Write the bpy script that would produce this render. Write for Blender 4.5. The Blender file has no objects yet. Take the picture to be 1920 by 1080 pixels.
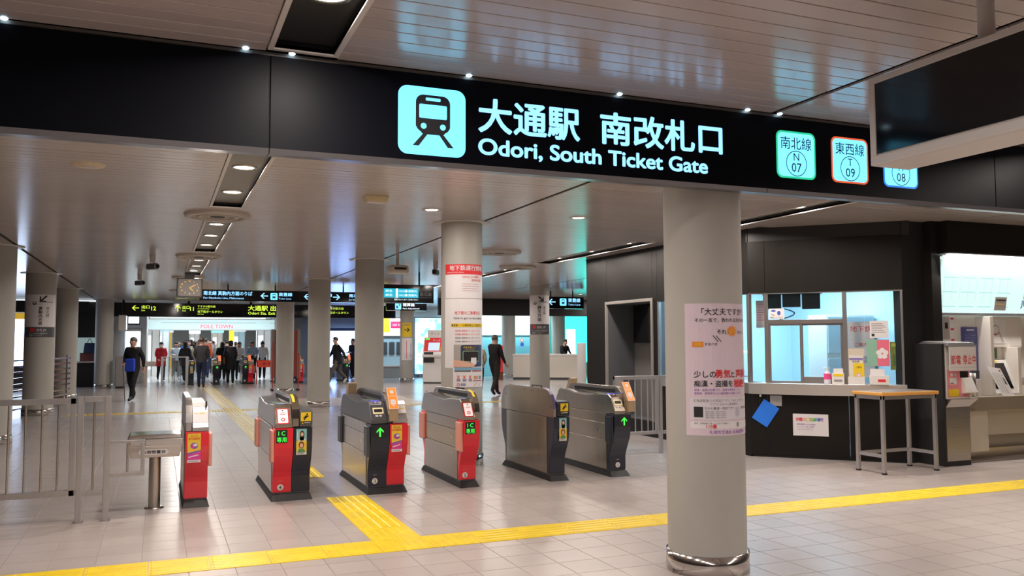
import bpy, bmesh, math, random
from mathutils import Vector, Matrix
random.seed(7)
SC = bpy.context.scene
COL = SC.collection
R = math.radians

# ---------------------------------------------------------------- camera
CAMH = 1.55
F_PX, PITCH, ROLL, YAW = 1595.17, 0.0629212, 0.0035551, 0.393027
fw = Vector((math.sin(YAW)*math.cos(PITCH), math.cos(YAW)*math.cos(PITCH), math.sin(PITCH)))
rt = Vector((math.cos(YAW), -math.sin(YAW), 0)); dn = fw.cross(rt)
rt, dn = math.cos(ROLL)*rt + math.sin(ROLL)*dn, math.cos(ROLL)*dn - math.sin(ROLL)*rt
cd = bpy.data.cameras.new('camera'); cam = bpy.data.objects.new('camera', cd); COL.objects.link(cam)
cd.sensor_fit = 'HORIZONTAL'; cd.sensor_width = 36; cd.lens = F_PX/1920*36; cd.clip_end = 300; cd.clip_start = 0.05
m = Matrix((rt, -dn, -fw)).transposed().to_4x4(); m.translation = (0, 0, CAMH); cam.matrix_world = m
SC.camera = cam
# ---------------------------------------------------------------- world and exposure
w = bpy.data.worlds.new('world'); SC.world = w; w.use_nodes = True
w.node_tree.nodes['Background'].inputs[0].default_value = (0.55, 0.55, 0.6, 1)
w.node_tree.nodes['Background'].inputs[1].default_value = 0.05
SC.view_settings.view_transform = 'Standard'; SC.view_settings.look = 'None'
SC.view_settings.exposure = 0.0; SC.view_settings.gamma = 1; SC.view_settings.use_curve_mapping = False
LAMP_W = 29.0            # watts of one trough lamp
WARM = (1.0, 0.89, 0.81)
COOL = (0.70, 0.88, 1.0)
ZC = 3.08                # ceiling height

# ---------------------------------------------------------------- materials
MATS = {}
def mat(name, col=(.8, .8, .8), rough=.5, metal=0, emit=0, ecol=None, spec=.5, alpha=1, trans=0, coat=0):
    if name in MATS: return MATS[name]
    m = bpy.data.materials.new(name); m.use_nodes = True; MATS[name] = m
    b = m.node_tree.nodes['Principled BSDF']; I = b.inputs
    I['Base Color'].default_value = (*col, 1); I['Roughness'].default_value = rough; I['Metallic'].default_value = metal
    I['Specular IOR Level'].default_value = spec; I['Alpha'].default_value = alpha
    I['Transmission Weight'].default_value = trans; I['Coat Weight'].default_value = coat
    if emit:
        I['Emission Color'].default_value = (*(ecol or col), 1); I['Emission Strength'].default_value = emit
    return m
def nodes(m): return m.node_tree.nodes, m.node_tree.links, m.node_tree.nodes['Principled BSDF']
def grain(m, scale=(6, 6, 6), amt=.12, rough=None, rand=0, bump=0, detail=4):
    """noise grain over the base colour, optional roughness variation, per-object tint, bump"""
    N, L, b = nodes(m)
    base = tuple(b.inputs['Base Color'].default_value)
    tc = N.new('ShaderNodeTexCoord'); mp = N.new('ShaderNodeMapping'); mp.inputs['Scale'].default_value = scale
    nz = N.new('ShaderNodeTexNoise'); nz.inputs['Scale'].default_value = 1; nz.inputs['Detail'].default_value = detail
    if rand:   # shift the pattern by the object's place so that copies do not repeat it
        ol = N.new('ShaderNodeObjectInfo'); va = N.new('ShaderNodeVectorMath'); L.new(tc.outputs['Object'], va.inputs[0]); L.new(ol.outputs['Location'], va.inputs[1]); L.new(va.outputs[0], mp.inputs[0])
    else: L.new(tc.outputs['Object'], mp.inputs[0])
    L.new(mp.outputs[0], nz.inputs['Vector'])
    mx = N.new('ShaderNodeMix'); mx.data_type = 'RGBA'; mx.blend_type = 'MULTIPLY'; mx.inputs[0].default_value = 1
    rp = N.new('ShaderNodeMapRange'); rp.inputs[3].default_value = 1-amt; rp.inputs[4].default_value = 1+amt
    rp.inputs[1].default_value = .3; rp.inputs[2].default_value = .7
    L.new(nz.outputs[0], rp.inputs[0])
    src = rp.outputs[0]
    if rand:
        oi = N.new('ShaderNodeObjectInfo'); r2 = N.new('ShaderNodeMapRange'); r2.inputs[3].default_value = 1-rand; r2.inputs[4].default_value = 1+rand
        L.new(oi.outputs['Random'], r2.inputs[0]); mu = N.new('ShaderNodeMath'); mu.operation = 'MULTIPLY'
        L.new(src, mu.inputs[0]); L.new(r2.outputs[0], mu.inputs[1]); src = mu.outputs[0]
    mx.inputs[6].default_value = base; L.new(src, mx.inputs[7]); L.new(mx.outputs[2], b.inputs['Base Color'])
    if rough:
        rr = N.new('ShaderNodeMapRange'); rr.inputs[3].default_value, rr.inputs[4].default_value = rough
        L.new(nz.outputs[0], rr.inputs[0]); L.new(rr.outputs[0], b.inputs['Roughness'])
    if bump:
        bp = N.new('ShaderNodeBump'); bp.inputs['Strength'].default_value = bump; bp.inputs['Distance'].default_value = .002
        L.new(nz.outputs[0], bp.inputs['Height']); L.new(bp.outputs[0], b.inputs['Normal'])
    return m

M_TILE = grain(mat('floor_tile', (.49, .43, .405), .3, spec=.6), (2.5, 2.5, 2.5), .05, None, rand=.04)
M_TILE2 = grain(mat('floor_tile_grey', (.42, .385, .37), .25), (.8, .8, .8), .07, None, rand=.03)
M_GROUT = mat('grout', (.37, .32, .30), .6)
M_YEL = grain(mat('tactile_yellow', (.90, .65, .012), .38), (5, 5, 5), .10, (.28, .5))
M_YELW = grain(mat('tactile_worn', (.56, .42, .12), .25), (7, 7, 7), .16, (.12, .36))
M_SLAT = grain(mat('ceiling_slat', (.46, .395, .375), .21, spec=.9), (.5, 3, 1), .05, None, rand=.03)
M_PLEN = mat('plenum', (.05, .045, .04), .9)
M_TRIM = mat('white_trim', (.62, .58, .55), .35)
M_BEAM = mat('beam_panel', (.0025, .003, .006), .42, spec=.09)
M_BLACK = mat('gloss_black', (.006, .006, .008), .08)
M_MBLACK = mat('matt_black', (.012, .012, .013), .55)
M_DARK = grain(mat('dark_panel', (.011, .0095, .008), .5, spec=.2), (3, 3, 3), .1)
M_BOOTH = grain(mat('booth_panel', (.013, .011, .0095), .5, spec=.18), (2, 2, 2), .12)
M_STEEL = grain(mat('steel_brushed', (.56, .52, .48), .3, 1), (2, 2, 60), .06, (.22, .4))
M_CHROME = mat('steel_polished', (.66, .64, .62), .12, 1)
M_SATIN = grain(mat('satin_steel', (.52, .51, .53), .34, .85), (30, 30, 2), .05, (.28, .42))
M_BRONZE = grain(mat('gate_steel', (.50, .44, .37), .25, 1), (40, 40, 3), .05, (.17, .30))
M_COLUMN = grain(mat('column_paint', (.44, .425, .39), .55), (2.5, 2.5, 1.2), .05, (.45, .65), bump=.1)
M_WHITE = mat('white_plastic', (.78, .76, .74), .4)
M_PAPER = mat('paper_white', (.80, .77, .78), .5)
M_RED = mat('gate_red', (.80, .018, .035), .22, coat=.3)
M_NAVY = mat('gate_navy', (.014, .018, .036), .25, coat=.2)
M_HOODD = mat('hood_grey', (.085, .085, .095), .35)
M_PINK = mat('flap_pink', (.78, .33, .25), .4)
M_GFLAP = mat('flap_grey', (.06, .065, .075), .4)
M_ORANGE = mat('reader_orange', (.95, .20, .03), .4, emit=.9, ecol=(1, .16, .02))
M_YSIGN = mat('sign_yellow', (.88, .62, .02), .45)
M_INK = mat('ink_black', (.015, .015, .02), .6)
M_INKR = mat('ink_red', (.75, .03, .04), .6)
M_INKB = mat('ink_blue', (.05, .10, .45), .6)
M_INKG = mat('ink_grey', (.30, .28, .30), .6)
M_GLOW = mat('sign_glow_cyan', (.02, .02, .02), .5, emit=2.2, ecol=(.13, .60, .92))
M_GLOWT = mat('sign_glow_text', (.02, .02, .02), .5, emit=2.0, ecol=(.22, .52, .86))
M_GREENL = mat('led_green', (.01, .02, .01), .5, emit=1.4, ecol=(.06, 1.0, .08))
M_YGREEN = mat('exit_glow', (.02, .02, .01), .5, emit=1.2, ecol=(.72, 1.0, .08))
M_WGLOW = mat('white_glow', (.02, .02, .02), .5, emit=1.6, ecol=(.80, .93, 1.0))
M_LAMP = mat('lamp_glow', (.9, .9, .85), .5, emit=14, ecol=(1.0, .90, .74))
M_LED = mat('pin_led', (.9, .95, 1), .5, emit=10, ecol=(.55, .82, 1.0))
M_BLUEL = mat('blue_led', (.02, .02, .3), .3, emit=2.2, ecol=(.10, .12, 1.0))
M_SKIN = mat('skin', (.52, .30, .22), .55)
M_HAIR = mat('hair_dark', (.015, .012, .011), .5)
M_GLASS = mat('glass', (.92, .97, 1), .02, trans=1, spec=.5)
M_CREAM = mat('cream_panel', (.62, .55, .44), .4)
M_GREYW = grain(mat('wall_grey', (.26, .25, .25), .6), (1, 1, 1), .05)
M_RUBBER = mat('rubber', (.015, .015, .015), .7)

# ---------------------------------------------------------------- builders
def link(o, parent=None):
    COL.objects.link(o)
    if parent is not None: o.parent = parent
    return o
def tag(o, label=None, cat=None, group=None, kind=None):
    if label: o['label'] = label
    if cat: o['category'] = cat
    if group: o['group'] = group
    if kind: o['kind'] = kind
    return o
def thing(name, label, cat, loc=(0, 0, 0), rz=0, group=None, kind=None):
    o = bpy.data.objects.new(name, None); link(o); o.location = loc; o.rotation_euler = (0, 0, rz); o.empty_display_size = .1
    return tag(o, label, cat, group, kind)
def copy_tree(o, parent=None):
    c = o.copy(); COL.objects.link(c); c.parent = parent
    for ch in o.children: copy_tree(ch, c)
    return c
class MB:
    def __init__(s): s.v = []; s.f = []; s.mi = []; s.sm = []; s.mats = []
    def mid(s, m):
        if m is None: return 0
        if m not in s.mats: s.mats.append(m)
        return s.mats.index(m)
    def add(s, vs, fs, m=None, smooth=False):
        n = len(s.v); s.v += [tuple(v) for v in vs]; k = s.mid(m)
        for f in fs: s.f.append([i+n for i in f]); s.mi.append(k); s.sm.append(smooth)
        return s
    def box(s, x0, x1, y0, y1, z0, z1, m=None):
        vs = [(x, y, z) for z in (z0, z1) for y in (y0, y1) for x in (x0, x1)]
        return s.add(vs, [(0, 2, 3, 1), (4, 5, 7, 6), (0, 1, 5, 4), (2, 6, 7, 3), (0, 4, 6, 2), (1, 3, 7, 5)], m)
    def frustum(s, a, b, m=None):   # a, b = (x0,x1,y0,y1,z)
        vs = [(x, y, r[4]) for r in (a, b) for y in (r[2], r[3]) for x in (r[0], r[1])]
        return s.add(vs, [(0, 2, 3, 1), (4, 5, 7, 6), (0, 1, 5, 4), (2, 6, 7, 3), (0, 4, 6, 2), (1, 3, 7, 5)], m)
    def prism(s, poly, a, b, axis='x', m=None, smooth=False):
        n = len(poly)
        def P(u, v, t): return (t, u, v) if axis == 'x' else (u, t, v) if axis == 'y' else (u, v, t)
        vs = [P(u, v, a) for u, v in poly] + [P(u, v, b) for u, v in poly]
        ar = sum(poly[i][0]*poly[(i+1) % n][1]-poly[(i+1) % n][0]*poly[i][1] for i in range(n))
        fl = (ar > 0) != (axis == 'y')
        if b < a: fl = not fl
        fs = [tuple(range(n))[::-1] if fl else tuple(range(n)), tuple(range(n, 2*n)) if fl else tuple(range(n, 2*n))[::-1]]
        s.add(vs, fs, m)
        sd = [(i, (i+1) % n, (i+1) % n+n, i+n) if fl else (i, i+n, (i+1) % n+n, (i+1) % n) for i in range(n)]
        base = len(s.v)-2*n; k = s.mid(m)
        for f in sd: s.f.append([i+base for i in f]); s.mi.append(k); s.sm.append(smooth)
        return s
    def cyl(s, x, y, z0, z1, r, r2=None, n=24, m=None, cap=True):
        r2 = r if r2 is None else r2
        c = [(math.cos(2*math.pi*i/n), math.sin(2*math.pi*i/n)) for i in range(n)]
        vs = [(x+r*a, y+r*b, z0) for a, b in c]+[(x+r2*a, y+r2*b, z1) for a, b in c]
        s.add(vs, [(i, (i+1) % n, (i+1) % n+n, i+n) for i in range(n)], m, True)
        if cap:
            s.add([vs[i] for i in range(n)][::-1], [tuple(range(n))], m); s.add(vs[n:], [tuple(range(n))], m)
        return s
    def lathe(s, x, y, prof, n=32, m=None):
        k = len(prof); vs = []
        for i in range(n):
            a = 2*math.pi*i/n; vs += [(x+r*math.cos(a), y+r*math.sin(a), z) for r, z in prof]
        fs = [(i*k+j, ((i+1) % n)*k+j, ((i+1) % n)*k+j+1, i*k+j+1) for i in range(n) for j in range(k-1)]
        return s.add(vs, fs, m, True)
    def bar(s, a, b, w, h=None, m=None):
        a, b = Vector(a), Vector(b); h = h or w; d = (b-a).normalized()
        u = d.cross(Vector((0, 0, 1)))
        u = Vector((1, 0, 0)) if u.length < 1e-4 else u.normalized()
        v = u.cross(d).normalized()
        vs = [p+u*sx*w/2+v*sy*h/2 for p in (a, b) for sy in (-1, 1) for sx in (-1, 1)]
        return s.add(vs, [(0, 2, 3, 1), (4, 5, 7, 6), (0, 1, 5, 4), (2, 6, 7, 3), (0, 4, 6, 2), (1, 3, 7, 5)], m)
    def rod(s, a, b, r, n=8, m=None):
        a, b = Vector(a), Vector(b); d = (b-a).normalized()
        u = d.cross(Vector((0, 0, 1))); u = Vector((1, 0, 0)) if u.length < 1e-4 else u.normalized(); v = u.cross(d)
        vs = [p+(u*math.cos(2*math.pi*i/n)+v*math.sin(2*math.pi*i/n))*r for p in (a, b) for i in range(n)]
        s.add(vs, [(i, i+n, (i+1) % n+n, (i+1) % n) for i in range(n)], m, True)
        return s.add(vs, [tuple(range(n)), tuple(range(n, 2*n))[::-1]], m)
    def mesh(s, name='m'):
        me = bpy.data.meshes.new(name); me.from_pydata(s.v, [], s.f)
        for m in s.mats: me.materials.append(m)
        me.polygons.foreach_set('material_index', s.mi); me.polygons.foreach_set('use_smooth', s.sm); me.update()
        return me
    def build(s, name, m=None, parent=None, bevel=0, loc=None, seg=2):
        if m is not None and not s.mats: s.mats = [m]
        o = bpy.data.objects.new(name, s.mesh(name)); link(o, parent)
        if loc: o.location = loc
        if bevel:
            b = o.modifiers.new('bevel', 'BEVEL'); b.width = bevel; b.segments = seg; b.limit_method = 'ANGLE'; b.angle_limit = R(40)
        return o
def box(name, m, parent, x0, x1, y0, y1, z0, z1, bevel=0): return MB().box(x0, x1, y0, y1, z0, z1).build(name, m, parent, bevel)
def inst(name, me, parent, loc, rz=0):
    o = bpy.data.objects.new(name, me); link(o, parent); o.location = loc; o.rotation_euler = (0, 0, rz); return o

# ---- flat print: text and shapes laid on a plane or a cylinder
TCACHE = {}
def text_mesh(s, bold=0, res=2, line=1.0):
    k = (s, bold, res, line)
    if k not in TCACHE:
        c = bpy.data.curves.new('t', 'FONT'); c.body = s; c.size = 1; c.offset = bold; c.resolution_u = res; c.space_line = line
        o = bpy.data.objects.new('t', c); me = bpy.data.meshes.new_from_object(o)
        vs = [(v.co.x, v.co.y) for v in me.vertices]; fs = [tuple(p.vertices) for p in me.polygons]
        bpy.data.objects.remove(o); bpy.data.curves.remove(c); bpy.data.meshes.remove(me)
        if not vs: vs = [(0, 0)]
        TCACHE[k] = (vs, fs)
    return TCACHE[k]
def plane(o, ux=(1, 0, 0), uy=(0, 0, 1)):
    o, ux, uy = Vector(o), Vector(ux).normalized(), Vector(uy).normalized(); n = ux.cross(uy)
    return lambda x, y, off: o+ux*x+uy*y+n*off
def cyl_surf(r, a0=0, cx=0, cy=0):      # x runs along the arc, seen from outside; a0 = angle of x=0 from -Y
    def f(x, y, off):
        a = a0+x/r; return Vector((cx+(r+off)*math.sin(a), cy-(r+off)*math.cos(a), y))
    return f
class Print(MB):
    def __init__(s, S, curved=False): super().__init__(); s.S = S; s.layer = 0; s.curved = curved
    def _off(s, l): return .0012*(l if l is not None else 1)
    def rect(s, x0, y0, x1, y1, m, l=1):
        n = max(1, int(abs(x1-x0)/.03)) if s.curved else 1
        xs = [x0+(x1-x0)*i/n for i in range(n+1)]
        vs = [s.S(x, y, s._off(l)) for x in xs for y in (y0, y1)]
        return s.add(vs, [(2*i, 2*i+2, 2*i+3, 2*i+1) for i in range(n)], m)
    def poly(s, pts, m, l=1):
        lo, hi = min(p[0] for p in pts), max(p[0] for p in pts)
        if s.curved and hi-lo > .035:        # cut into upright strips so that it follows the curve
            n = int((hi-lo)/.025)+1
            def clip(q, c, sg):
                out = []
                for i in range(len(q)):
                    a, b = q[i-1], q[i]; da, db = (a[0]-c)*sg, (b[0]-c)*sg
                    if (da >= 0) != (db >= 0): t = da/(da-db); out.append((c, a[1]+(b[1]-a[1])*t))
                    if db >= 0: out.append(b)
                return out
            for i in range(n):
                q = clip(pts, lo+(hi-lo)*i/n, 1); q = clip(q, lo+(hi-lo)*(i+1)/n, -1) if q else q
                if len(q) > 2: s.add([s.S(x, y, s._off(l)) for x, y in q], [tuple(range(len(q)))], m)
            return s
        return s.add([s.S(x, y, s._off(l)) for x, y in pts], [tuple(range(len(pts)))], m)
    def ell(s, cx, cy, rx, ry, m, l=1, n=20, a0=0, a1=360):
        pts = [(cx+rx*math.cos(R(a0+(a1-a0)*i/n)), cy+ry*math.sin(R(a0+(a1-a0)*i/n))) for i in range(n if a1-a0 == 360 else n+1)]
        return s.poly(pts, m, l)
    def ring(s, cx, cy, r0, r1, m, l=1, n=28, ry=1):
        vs = [s.S(cx+r*math.cos(2*math.pi*i/n), cy+ry*r*math.sin(2*math.pi*i/n), s._off(l)) for i in range(n) for r in (r0, r1)]
        return s.add(vs, [(2*i, 2*i+1, (2*i+3) % (2*n), (2*i+2) % (2*n)) for i in range(n)], m)
    def rrect(s, x0, y0, x1, y1, r, m, l=1):
        pts = []
        for cx, cy, a in ((x1-r, y1-r, 0), (x0+r, y1-r, 90), (x0+r, y0+r, 180), (x1-r, y0+r, 270)):
            pts += [(cx+r*math.cos(R(a+i*15)), cy+r*math.sin(R(a+i*15))) for i in range(7)]
        return s.poly(pts, m, l)
    def text(s, st, x, y, h, m, w=None, align='l', bold=0, l=2, res=2, vert=False, line=1.0):
        """h = em size; w = fitted width; (x, y) = left/centre, baseline"""
        if vert: st = '\n'.join(st)
        vs, fs = text_mesh(st, 0, res, line)
        xs = [v[0] for v in vs]; lo, hi = min(xs), max(xs); kx = (w/max(hi-lo+2*bold, 1e-6)) if w else h
        lo -= bold; hi += bold
        ox = x-lo*kx if align == 'l' else x-(lo+hi)/2*kx if align == 'c' else x-hi*kx
        sh = [(0, 0)] if not bold else [(bold*math.cos(k*math.pi/3), bold*math.sin(k*math.pi/3)) for k in range(6)]
        for k, (dx, dy) in enumerate(sh): s.add([s.S(ox+(a+dx)*kx, y+(b+dy)*h, s._off(l)+.00004*k) for a, b in vs], fs, m)
        return s
    def arrow(s, cx, cy, r, ang, m, l=2, t=.26):
        c, q = math.cos(R(ang)), math.sin(R(ang))
        def rot(p): return [(cx+r*(x*c-y*q), cy+r*(x*q+y*c)) for x, y in p]
        s.poly(rot([(-.95, -t/2), (.6, -t/2), (.6, t/2), (-.95, t/2)]), m, l)
        s.poly(rot([(1, 0), (.25, .75), (-.13, .75), (.62, 0)]), m, l); s.poly(rot([(1, 0), (.62, 0), (-.13, -.75), (.25, -.75)]), m, l)
        return s
    def done(s, name, parent):
        o = s.build(name, None, parent)
        if name in ('map_print', 'fare_print', 'print', 'lettering', 'station_map', 'notice_strip', 'flower_print'): o['kind'] = 'stuff'   # fine print too small to pick apart
        return o

# ================================================================ FLOOR
floor = box('floor', M_GROUT, None, -9, 20, -6, 75, -.2, -.004); tag(floor, 'beige square-tiled concourse floor with yellow tactile paving', 'floor', kind='structure')
TS = .30; X0T, Y0T = -.08, 4.595-.3*4
tm = MB(); h = TS/2-.0022
tm.frustum((-h, h, -h, h, -.004), (-h+.0015, h-.0015, -h+.0015, h-.0015, 0)); tile_me = tm.mesh('tile'); tile_me.materials.append(M_TILE)
def to_px(x, y, z):
    v = Vector((x, y, z))-Vector((0, 0, CAMH)); k = v.dot(fw)
    return (960+F_PX*v.dot(rt)/k, 540+F_PX*v.dot(dn)/k) if k > .1 else (-9999, -9999)
cells = []
for j in range(0, 52):
    for i in range(-14, 42):
        x, y = X0T+TS*(i+.5), Y0T+TS*(j+.5); u, v = to_px(x, y, 0)
        cells.append((-60 < u < 1980 and v < 1130, y, x))
near = sorted([c for c in cells if c[0]], key=lambda c: c[1])[:300]
nearset = set(near); rest_a, rest_b = MB(), MB()
for c in near: inst('tile', tile_me, floor, (c[2], c[1], 0))
for c in cells:
    if c in nearset: continue
    x, y = c[2], c[1]
    (rest_a if y < 8.55 else rest_b).frustum((x-h, x+h, y-h, y+h, -.004), (x-h+.0015, x+h-.0015, y-h+.0015, y+h-.0015, 0))
tag(rest_a.build('tile_field', M_TILE, floor), kind='stuff'); tag(rest_b.build('tile_field', M_TILE2, floor), kind='stuff')
# beyond the gates the single tiles can no longer be told apart: one slab with joints in its material
M_FAR = mat('floor_far', (.40, .37, .36), .22)
N, L, b = nodes(M_FAR); tc = N.new('ShaderNodeTexCoord'); br = N.new('ShaderNodeTexBrick'); br.offset = 0
br.inputs['Color1'].default_value = (.40, .37, .355, 1); br.inputs['Color2'].default_value = (.37, .345, .335, 1); br.inputs['Mortar'].default_value = (.28, .26, .25, 1)
br.inputs['Scale'].default_value = 1; br.inputs['Mortar Size'].default_value = .004; br.inputs['Brick Width'].default_value = .6; br.inputs['Row Height'].default_value = .6
L.new(tc.outputs['Object'], br.inputs['Vector']); L.new(br.outputs[0], b.inputs['Base Color'])
YF = Y0T+TS*52
box('far_paving', M_FAR, floor, -9, 20, YF, 75, -.004, 0)
fl2 = MB(); fl2.box(-9, X0T-TS*14, -6, YF, -.004, 0); fl2.box(X0T+TS*42, 20, -6, YF, -.004, 0); fl2.box(X0T-TS*14, X0T+TS*42, -6, Y0T, -.004, 0)
fl2.build('side_paving', M_TILE, floor)
M_PALE = mat('floor_pale', (.55, .50, .43), .3)
MB().box(3.0, 6.4, 20.9, 24.0, 0, .0015).build('pale_paving', M_PALE, floor)
# tactile blocks, 0.4 m
BS = .40
def block_mesh(kind, m):
    b = MB(); q = BS/2-.002; b.box(-q, q, -q, q, 0, .004)
    if kind == 'bar':
        for k in range(5):
            y = -.16+k*.08; b.frustum((-.185, .185, y-.022, y+.022, .004), (-.178, .178, y-.014, y+.014, .009))
    else:
        for i in range(6):
            for j in range(6):
                x, y = -.165+i*.066, -.165+j*.066; n = 6
                vs = [(x+r*math.cos(k*math.pi/3), y+r*math.sin(k*math.pi/3), z) for r, z in ((.017, .004), (.011, .009)) for k in range(6)]
                b.add(vs, [(k, (k+1) % 6, (k+1) % 6+6, k+6) for k in range(6)]+[tuple(range(6, 12))])
    me = b.mesh('tactile_'+kind); me.materials.append(m); return me
bar_y, dot_y, bar_w, dot_w = block_mesh('bar', M_YEL), block_mesh('dot', M_YEL), block_mesh('bar', M_YELW), block_mesh('dot', M_YELW)
SY = 6.455                                   # strip centre line
xj = 1.765                                   # branch centre
for i in range(-8, 26):
    x = xj+BS*i; inst('tactile_block', dot_y if -1 <= i <= 1 else bar_y, floor, (x, SY, 0))
for j in range(1, 6):
    inst('tactile_block', dot_y if j <= 1 else bar_y, floor, (xj, SY+BS*j, 0), math.pi/2)
for j in range(0, 58):
    y = 10.2+BS*j
    if abs(y-20.6) < .6: continue
    inst('tactile_block', (bar_y if y < 10.7 else bar_w), floor, (1.6, y, 0), math.pi/2)
for i in range(-11, 24):
    x = 1.6+BS*i
    if abs(x-3.6) < .45 or abs(x-9.6) < .45 or abs(x+2.4) < .55: continue
    inst('tactile_block', dot_w if abs(i) < 2 else bar_w, floor, (x, 20.6, 0))
for j in (-1, 1): inst('tactile_block', dot_w, floor, (1.6, 20.6+BS*j, 0))
for x in (11.05, 11.45): inst('tactile_block', dot_y, floor, (x, 7.25, 0))

# ================================================================ CEILING
ceil = box('ceiling', M_PLEN, None, -9, 20, -6, 36, 3.34, 3.5); tag(ceil, 'off-white slatted metal ceiling over the concourse', 'ceiling', kind='structure')
SEGX = [(-8.5, -2.12), (-2.06, .487), (.863, 3.77), (3.82, 6.72), (7.10, 9.55), (9.6, 19)]
PITCH_S = .1305; GAP = .007; YB0, YB1 = 4.55, 4.70
def slat_mesh(L_):
    b = MB(); y = PITCH_S/2-GAP/2; b.prism([(-y, .012), (-y, .002), (-y+.003, 0), (y-.003, 0), (y, .002), (y, .012)], -L_/2, L_/2, 'x')
    me = b.mesh('ceiling_slat'); me.materials.append(M_SLAT); return me
slat_me = [slat_mesh(b_-a_) for a_, b_ in SEGX]
srest = MB(); nrow = int((36+5.5)/PITCH_S)
for j in range(nrow):
    y = 4.545-PITCH_S/2-PITCH_S*70+PITCH_S*j
    if YB0-.01 < y < YB1+.01: continue
    for k, (a_, b_) in enumerate(SEGX):
        if k >= 4 and 9.2 < y < 14.3 and a_ < 9: b2 = 7.42
        else: b2 = b_
        if k == 5 and 8.3 < y < 14.2: continue
        if 2.3 < y < 7.6 and 1 <= k <= 4: inst('ceiling_slat', slat_me[k], ceil, ((a_+b_)/2, y, ZC))
        else:
            q = PITCH_S/2-GAP/2; srest.box(a_, b2, y-q, y+q, ZC, ZC+.012)
tag(srest.build('slat_field', M_SLAT, ceil), kind='stuff')
seam = MB()
for x in (-2.09, 3.795, 9.575): seam.box(x-.03, x+.03, -6, 36, ZC+.02, ZC+.03)
seam.build('seam_strip', M_PLEN, ceil)

# ---- light troughs with round lamps; the lamps' own light lives here
def lamp(parent, x, y, z, r=.09, power=None, col=WARM, rim=True):
    b = MB(); b.cyl(x, y, z-.004, z, r, n=24); b.build('lamp', M_LAMP, parent)
    if rim:
        b = MB(); b.lathe(x, y, [(r, z-.012), (r+.018, z-.012), (r+.018, z+.004)], 24); b.build('lamp_rim', M_STEEL, parent)
    ld = bpy.data.lights.new('lamp_light', 'AREA'); ld.shape = 'DISK'; ld.size = r*1.8; ld.energy = power or LAMP_W; ld.color = col
    lo = bpy.data.objects.new('lamp_light', ld); link(lo, parent); lo.location = (x, y, z-.02)
    return lo
def trough(x0, x1, y0, y1, lamps, label, grp='recessed light troughs'):
    cx, cy = (x0+x1)/2, (y0+y1)/2
    t = thing('light_trough', label, 'ceiling light', (cx, cy, ZC), 0, grp)
    hx, hy = (x1-x0)/2, (y1-y0)/2; D = .045
    f = MB(); k = .028
    f.box(-hx-k, -hx, -hy-k, hy+k, -.008, .02); f.box(hx, hx+k, -hy-k, hy+k, -.008, .02)
    f.box(-hx, hx, -hy-k, -hy, -.008, .02); f.box(-hx, hx, hy, hy+k, -.008, .02); f.build('frame', M_TRIM, t)
    l = MB(); l.box(-hx-.01, -hx, -hy, hy, .0, D); l.box(hx, hx+.01, -hy, hy, .0, D); l.box(-hx, hx, -hy-.01, -hy, 0, D); l.box(-hx, hx, hy, hy+.01, 0, D)
    l.build('side_lining', M_BLACK, t)
    MB().box(-hx-.01, hx+.01, -hy-.01, hy+.01, D, D+.01).build('top_lining', M_MBLACK if y1 < 4.6 else mat('trough_top', (.20, .19, .165), .4), t)
    for y in lamps: lamp(t, 0, y-cy, D-.001)
    return t
LY = [(-4.5, 4.47, (3.78, 2.45, 1.1, -.2, -1.5, -2.8)), (4.78, 10.02, (5.25, 6.55, 7.9, 9.25)), (11.3, 15.15, (11.86, 13.15, 14.45)), (16.6, 20.5, (17.2, 18.5, 19.8)), (22, 26, (22.6, 23.9, 25.2)), (27.2, 31.2, (28, 29.4, 30.8))]
nm = ['in front of the big station sign', 'just behind the big station sign', 'between the two nearer ring diffusers', 'beyond the second ring diffuser', 'far back over the inner hall', 'furthest, over the far gates']
for (a_, b_, ls), n_ in zip(LY, nm):
    trough(.52, .83, a_, b_, ls, 'left line ceiling trough of round lamps, '+n_)
    trough(6.75, 7.07, a_, b_, ls, 'right line ceiling trough of round lamps, '+n_)
for a_, b_ in ((10.05, 11.27), (15.18, 16.57), (20.53, 21.97), (26.03, 27.17), (31.23, 36)):
    for x0, x1 in ((.487, .863), (6.72, 7.10)): MB().box(x0, x1, a_, b_, ZC, ZC+.02).build('filler_panel', M_SLAT, ceil)
# ring diffusers
dp = [(0, .0), (.05, -.005), (.10, -.03), (.13, -.03), (.13, -.012), (.19, -.012), (.19, -.035), (.24, -.038), (.24, -.018), (.30, -.018), (.30, -.04), (.37, -.035), (.385, .0)]
dm = MB(); dm.lathe(0, 0, dp, 40); diff_me = dm.mesh('diffuser'); diff_me.materials.append(mat('diffuser_paint', (.50, .44, .38), .5))
cm = MB(); cm.cyl(0, 0, -.032, -.026, .085, n=24); core_me = cm.mesh('core'); core_me.materials.append(M_MBLACK)
for x, y, n_ in ((.62, 10.7, 'nearest on the left light line'), (.62, 15.9, 'second on the left light line'), (.62, 21.2, 'behind the hanging clock'), (.62, 26.6, 'far back on the left light line'), (5.32, 13.4, 'between the poster column and booth, nearer one'), (6.75, 15.98, 'on the right light line beyond the booth corner')):
    d = thing('ceiling_diffuser', 'round ringed ceiling air diffuser, '+n_, 'air vent', (x, y, ZC), 0, 'ring diffusers')
    inst('vent_rings', diff_me, d, (0, 0, 0)); inst('vent_core', core_me, d, (0, 0, 0))
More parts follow.
